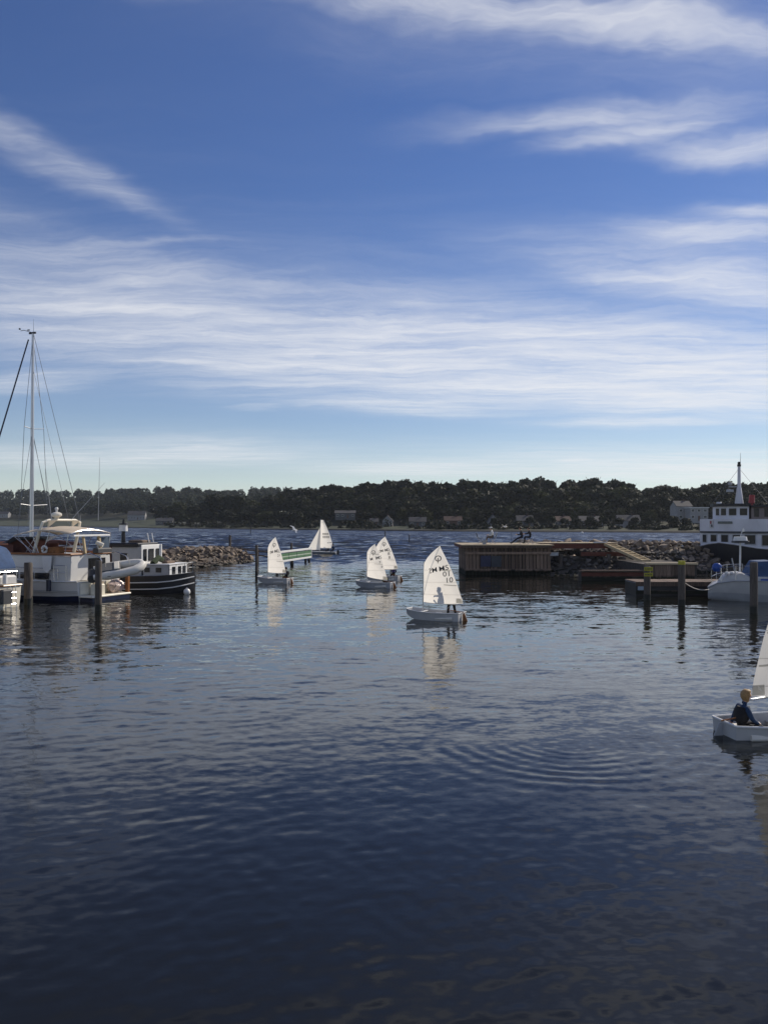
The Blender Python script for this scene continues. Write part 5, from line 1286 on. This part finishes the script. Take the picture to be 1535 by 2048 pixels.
# ------------------------------------------------------------------ right: ferry
def ferry():
    rz = R(168); o = empty('ferry', (34.4, 65.0, 0), rz, 'old white and black ferry with red funnel at the right edge', 'ferry')
    ST = [(9,.25,1.95),(8.6,.95,2.12),(7.9,1.65,2.26),(6.8,2.25,2.12),(5.2,2.6,1.85),(2,2.75,1.6),(-3,2.75,1.5),(-8,2.2,1.55)]
    hull_mesh([(x, hb, -.6, zs, .80 if x < 8.5 else .6) for x, hb, zs in ST], lambda t: 0).build('hull', [mBLACK, mGREYW], o, True)
    b = MB(); 
    for s in (-1,1): b.tube([(x, s*(hb+.03), zs+.04) for x, hb, zs in ST], .07, 6)
    b.build('sheer_strake', mFERRY, o, True)
    def shell(z0f, z1f, inset, top=True):
        rings = []
        up = [(x, hb - inset, z0f(x, zs), z1f(x)) for x, hb, zs in ST]
        lo = [(x, w, a) for x, w, a, c in up] + [(x, -w, a) for x, w, a, c in reversed(up)]
        hi = [(x, w, c) for x, w, a, c in up] + [(x, -w, c) for x, w, a, c in reversed(up)]
        return MB().loft([lo, hi])
    shell(lambda x, zs: zs+.05, lambda x: 3.0, .10).build('deck_house', mFERRY, o)
    shell(lambda x, zs: 3.0, lambda x: 3.16, -.03).build('belting', mat('dark_grey_band', (.045,.05,.06), .5), o)
    bw = shell(lambda x, zs: 3.163, lambda x: 4.12, .02).build('bulwark', mFERRY, o)
    # windows along the house, set on its curved side
    def on_side(s):        # distance aft from the stem along the port side
        pts = [Vector((x, hb-.10, 0)) for x, hb, zs in ST]
        for a, b_ in zip(pts, pts[1:]):
            l = (b_ - a).length
            if s <= l: d = (b_ - a).normalized(); return a + d*s, d
            s -= l
        return pts[-1], d
    for s, w, z0 in ((.55,.42,2.30),(1.42,.50,2.36),(2.30,.50,2.33),(3.20,.55,2.28),(4.15,.72,2.20),(5.35,.72,2.10),(6.6,.72,2.05),(7.9,.72,2.0),(9.2,.72,2.0)):
        p, d = on_side(s); n = Vector((-d.y, d.x, 0)); n = n if n.y > 0 or n.x > 0 else -n
        if n.dot(Vector((.3,1,0))) < 0: n = -n
        Mx = Matrix.Translation(p + n*.012) @ Matrix.Rotation(math.atan2(d.y, d.x), 4, 'Z')
        f_ = MB().bevbox(-w/2-.05, w/2+.05, -.05, .03, z0-.06, 2.93, .02, M=Mx).build('window', mGREYW, o)
        MB().bevbox(-w/2, w/2, -.07, .05, z0, 2.87, .01, M=Mx).build('pane', mGLASS, f_)
    # wheelhouse with rounded front
    wh = MB(); prof = [(8.0,.0),(7.95,.6),(7.7,1.1),(7.2,1.35),(5.6,1.4),(5.6,-1.4),(7.2,-1.35),(7.7,-1.1),(7.95,-.6)]
    wh.loft([[(x,y,4.0) for x,y in prof],[(x,y,5.12) for x,y in prof]]).build('wheelhouse', mFERRY, o)
    MB().loft([[(x+.18*(1 if x > 7 else -.5), y*1.13, z) for x,y in prof] for z in (5.125,5.34)]).build('wheelhouse_roof', mBLACK, o)
    for (a, b_) in (((7.95,.6),(7.7,1.1)), ((7.7,1.1),(7.2,1.35)), ((7.2,1.35),(6.4,1.375)), ((6.4,1.375),(5.6,1.40))):
        a, b_ = Vector((*a,0)), Vector((*b_,0)); d = (b_ - a).normalized(); n = Vector((-d.y, d.x, 0)); n = n if n.dot(Vector((.3,1,0))) > 0 else -n
        l = min((b_ - a).length*.34, .27); Mx = Matrix.Translation((a + b_)/2 + n*.005) @ Matrix.Rotation(math.atan2(d.y, d.x), 4, 'Z')
        MB().bevbox(-l, l, -.03, .03, 4.42, 4.96, .015, M=Mx).build('wheelhouse_window', mGLASS, o)
    MB().bevbox(-2, 5.45, -1.5, 1.5, 4.0, 5.05, .05).build('upper_cabin', mat('brown_grey_cabin', (.18,.15,.14), .7), o)
    for i in range(9): MB().bevbox(4.9-i*.75, 5.25-i*.75, 1.505, 1.53, 4.3, 4.95, .01).build('upper_window', mGLASS, o)
    MB().bevbox(-2.2, 5.55, -1.75, 1.75, 5.055, 5.2, .03).build('upper_roof', mBLACK, o)
    # name board (unreadable), house flag panel, lifebuoy
    p, d = on_side(2.35); n = Vector((-d.y, d.x, 0)); n = n if n.dot(Vector((.3,1,0))) > 0 else -n
    Mx = Matrix.Translation(p + n*.10) @ Matrix.Rotation(math.atan2(d.y, d.x), 4, 'Z')
    MB().bevbox(-.55, .55, -.03, .03, 3.76, 3.94, .01, M=Mx).build('name_board', mat('grey_green_board', (.12,.14,.13), .6), bw)
    p, d = on_side(1.25); n = Vector((-d.y, d.x, 0)); n = n if n.dot(Vector((.3,1,0))) > 0 else -n
    Mx = Matrix.Translation(p + n*.10) @ Matrix.Rotation(math.atan2(d.y, d.x), 4, 'Z')
    cr = MB().bevbox(-.17, .17, -.025, .02, 3.42, 4.05, .01, M=Mx).build('coat_of_arms', mat('painted_crest_white', (.5,.5,.5), .6), bw)
    MB().bevbox(-.11, .03, -.04, .034, 3.74, 3.98, .02, M=Mx).build('crest_red_field', mRED, cr); MB().bevbox(-.02, .12, -.042, .036, 3.50, 3.70, .02, M=Mx).build('crest_dark_field', mNAVY, cr)
    # blue painted plate along the hull aft of the bow
    MB().loft([[(4.2,2.68,.95),(4.2,2.72,1.62),(4.2,2.78,1.62),(4.2,2.74,.95)],[(-3,2.70,.85),(-3,2.76,1.45),(-3,2.82,1.45),(-3,2.76,.85)]]).build('hull_panel', mat('hull_blue', (.012,.05,.17), .4), o)
    # mast
    m_ = MB(); m_.tube([(6.05,0,5.34),(6.05,0,6.65),(6.05,0,6.7),(6.05,0,8.35)], [.34,.17,.14,.11], 10); mm = m_.build('mast', mFERRY, o, True)
    MB().cyl((6.05,0,8.35),(6.05,0,8.52),.15,.15,10).ball((6.05,0,8.62),.13,10).build('mast_light', mBLACK, mm, True)
    MB().tube([(5.95,0,8.6),(5.95,0,9.45)], [.02,.01], 5).build('whip_antenna', mWIRE, mm)
    MB().tube([(6.05,0,6.72),(6.85,.1,6.72)], .05, 6).ball((6.75,.1,6.95),.17,10,sq=(1,1,.9)).bevbox(6.5,7.0,-.1,.3,6.3,6.5,.03).build('radar_platform', mGREYW, mm, True)
    for (x, y) in ((8.2,.6),(4.2,1.3)): MB().tube([(6.05,0,8.2),(x,y,5.35)], .012, 5).build('stay', mWIRE, mm)
    MB().cyl((5.15,.1,5.2),(5.15,.1,5.4),.13,.13,10).cyl((5.15,.1,5.4),(5.1,.1,6.05),.23,.21,14).build('funnel', mRED, o, True)
    MB().bevbox(7.4,7.75,-.2,.2,5.345,5.5,.04).build('searchlight', mFERRY, o)
ferry()

# small motorboat moored at the right
def small_boat():
    rz = R(172); o = empty('motorboat', (PX(1415, 41.2), 41.2, 0), rz, 'white motorboat with blue canvas and a short radar pole at the right', 'boat')
    st = [(.0,.06,.05,.62,.5),(-.35,.42,-.05,.86,.45),(-1.0,.85,-.2,1.0,.5),(-2.2,1.15,-.3,1.02,.6),(-4.2,1.22,-.35,.95,.75),(-6.2,1.08,-.3,.95,.85)]
    hull_mesh(st, lambda t: 1 if t < .45 else 2).build('hull', [mGREYW, mHULLG, mGREYW], o, True)
    b = MB()
    for s in (-1,1): b.tube([(x, s*(hb+.02), zs) for x, hb, zk, zs, fl in st], .035, 6)
    b.build('rub_rail', mGREYW, o, True)
    cb = MB(); rings = []
    for x, w, z in ((-.55,.35,1.02),(-.8,.6,1.30),(-1.4,.78,1.42),(-1.9,.85,1.2)): rings.append([(x,w,.8),(x,w*.9,z-.06),(x,w*.6,z),(x,-w*.6,z),(x,-w*.9,z-.06),(x,-w,.8)])
    cb.loft(rings).build('fore_cabin', mHULLG, o, True)
    MB().bevbox(-4.4,-1.85,-.95,.95,.9,1.22,.05).build('coaming', mHULLG, o)
    MB().bevbox(-4.3,-2.2,.96,.985,.98,1.12,.01).build('blue_stripe', mBLUE, o)
    wsn = MB(); wsn.add([(-1.75,.85,1.22),(-1.75,-.85,1.22),(-2.15,-.75,1.95),(-2.15,.75,1.95),(-2.9,.8,1.98),(-2.9,-.8,1.98),(-2.9,.95,1.22),(-2.9,-.95,1.22)], [(0,1,2,3),(3,2,5,4),(0,3,4,6),(1,7,5,2),(6,4,5,7)]); wsn.build('blue_canopy', mBLUEC, o)
    MB().bevbox(-4.6,-3.1,-.85,.85,1.23,1.75,.15).build('engine_cover', mat('pale_cover', (.42,.41,.38), .8, var=.2, bump=.4), o)
    rl = rail(MB(), [(-.15,.0,.8),(-.5,.45,.9),(-1.1,.80,1.0),(-1.9,1.0,1.02)], 0, .72, .014, True); rl.build('pulpit', mSTEEL, o, True)
    rl = rail(MB(), [(-.15,.0,.8),(-.5,-.45,.9),(-1.1,-.80,1.0),(-1.9,-1.0,1.02)], 0, .72, .014, True); rl.build('pulpit', mSTEEL, o, True)
    z1 = H - (1085-HY)/F*41.3; MB().tube([(-1.45,.2,1.3),(-1.47,.2,z1)], .045, 8).build('radar_pole', mWPAINT, o, True)
    MB().bevbox(-1.82,-1.12,-.1,.5,z1,z1+.10,.03).build('radar_shelf', mDGREY, o); MB().cyl((-1.47,.2,z1+.105),(-1.47,.2,z1+.30),.34,.30,14).build('radar_scanner', mWPAINT, o, True)
    MB().tube([(-1.47,.2,z1+.30),(-1.62,.2,z1+.75)], .018, 5).cyl((-1.6,.2,z1+.55),(-1.6,.2,z1+.68),.06,.06,8).build('light_staff', mALU, o, True)
    MB().tube([(-1.2,.55,1.05),(-1.0,.45,2.1)], .03, 6).build('anchor_pole', mGREYW, o, True)
    MB().ball((-.38,.15,1.62),.24,12).build('blue_fender', mBLUE, o, True)
    for x in (-.75,-.98): MB().ball((x,.5,1.36),.10,8).build('deck_fitting', mWPAINT, o, True)
    c, s_ = math.cos(rz), math.sin(rz)
    a = o.matrix_basis @ Vector((-.2,.05,.55)); Yp = H*F/(1211-HY); e = Vector((PX(1363, Yp), Yp + .1, 1.15))
    pts = [e.lerp(a, t/8) - Vector((0,0,.22*math.sin(math.pi*t/8))) for t in range(9)]
    tag(MB().tube(pts, .022, 6).build('mooring_line', mROPE), 'pale mooring line sagging from the yellow-topped pile to the motorboat bow', 'rope')
small_boat()
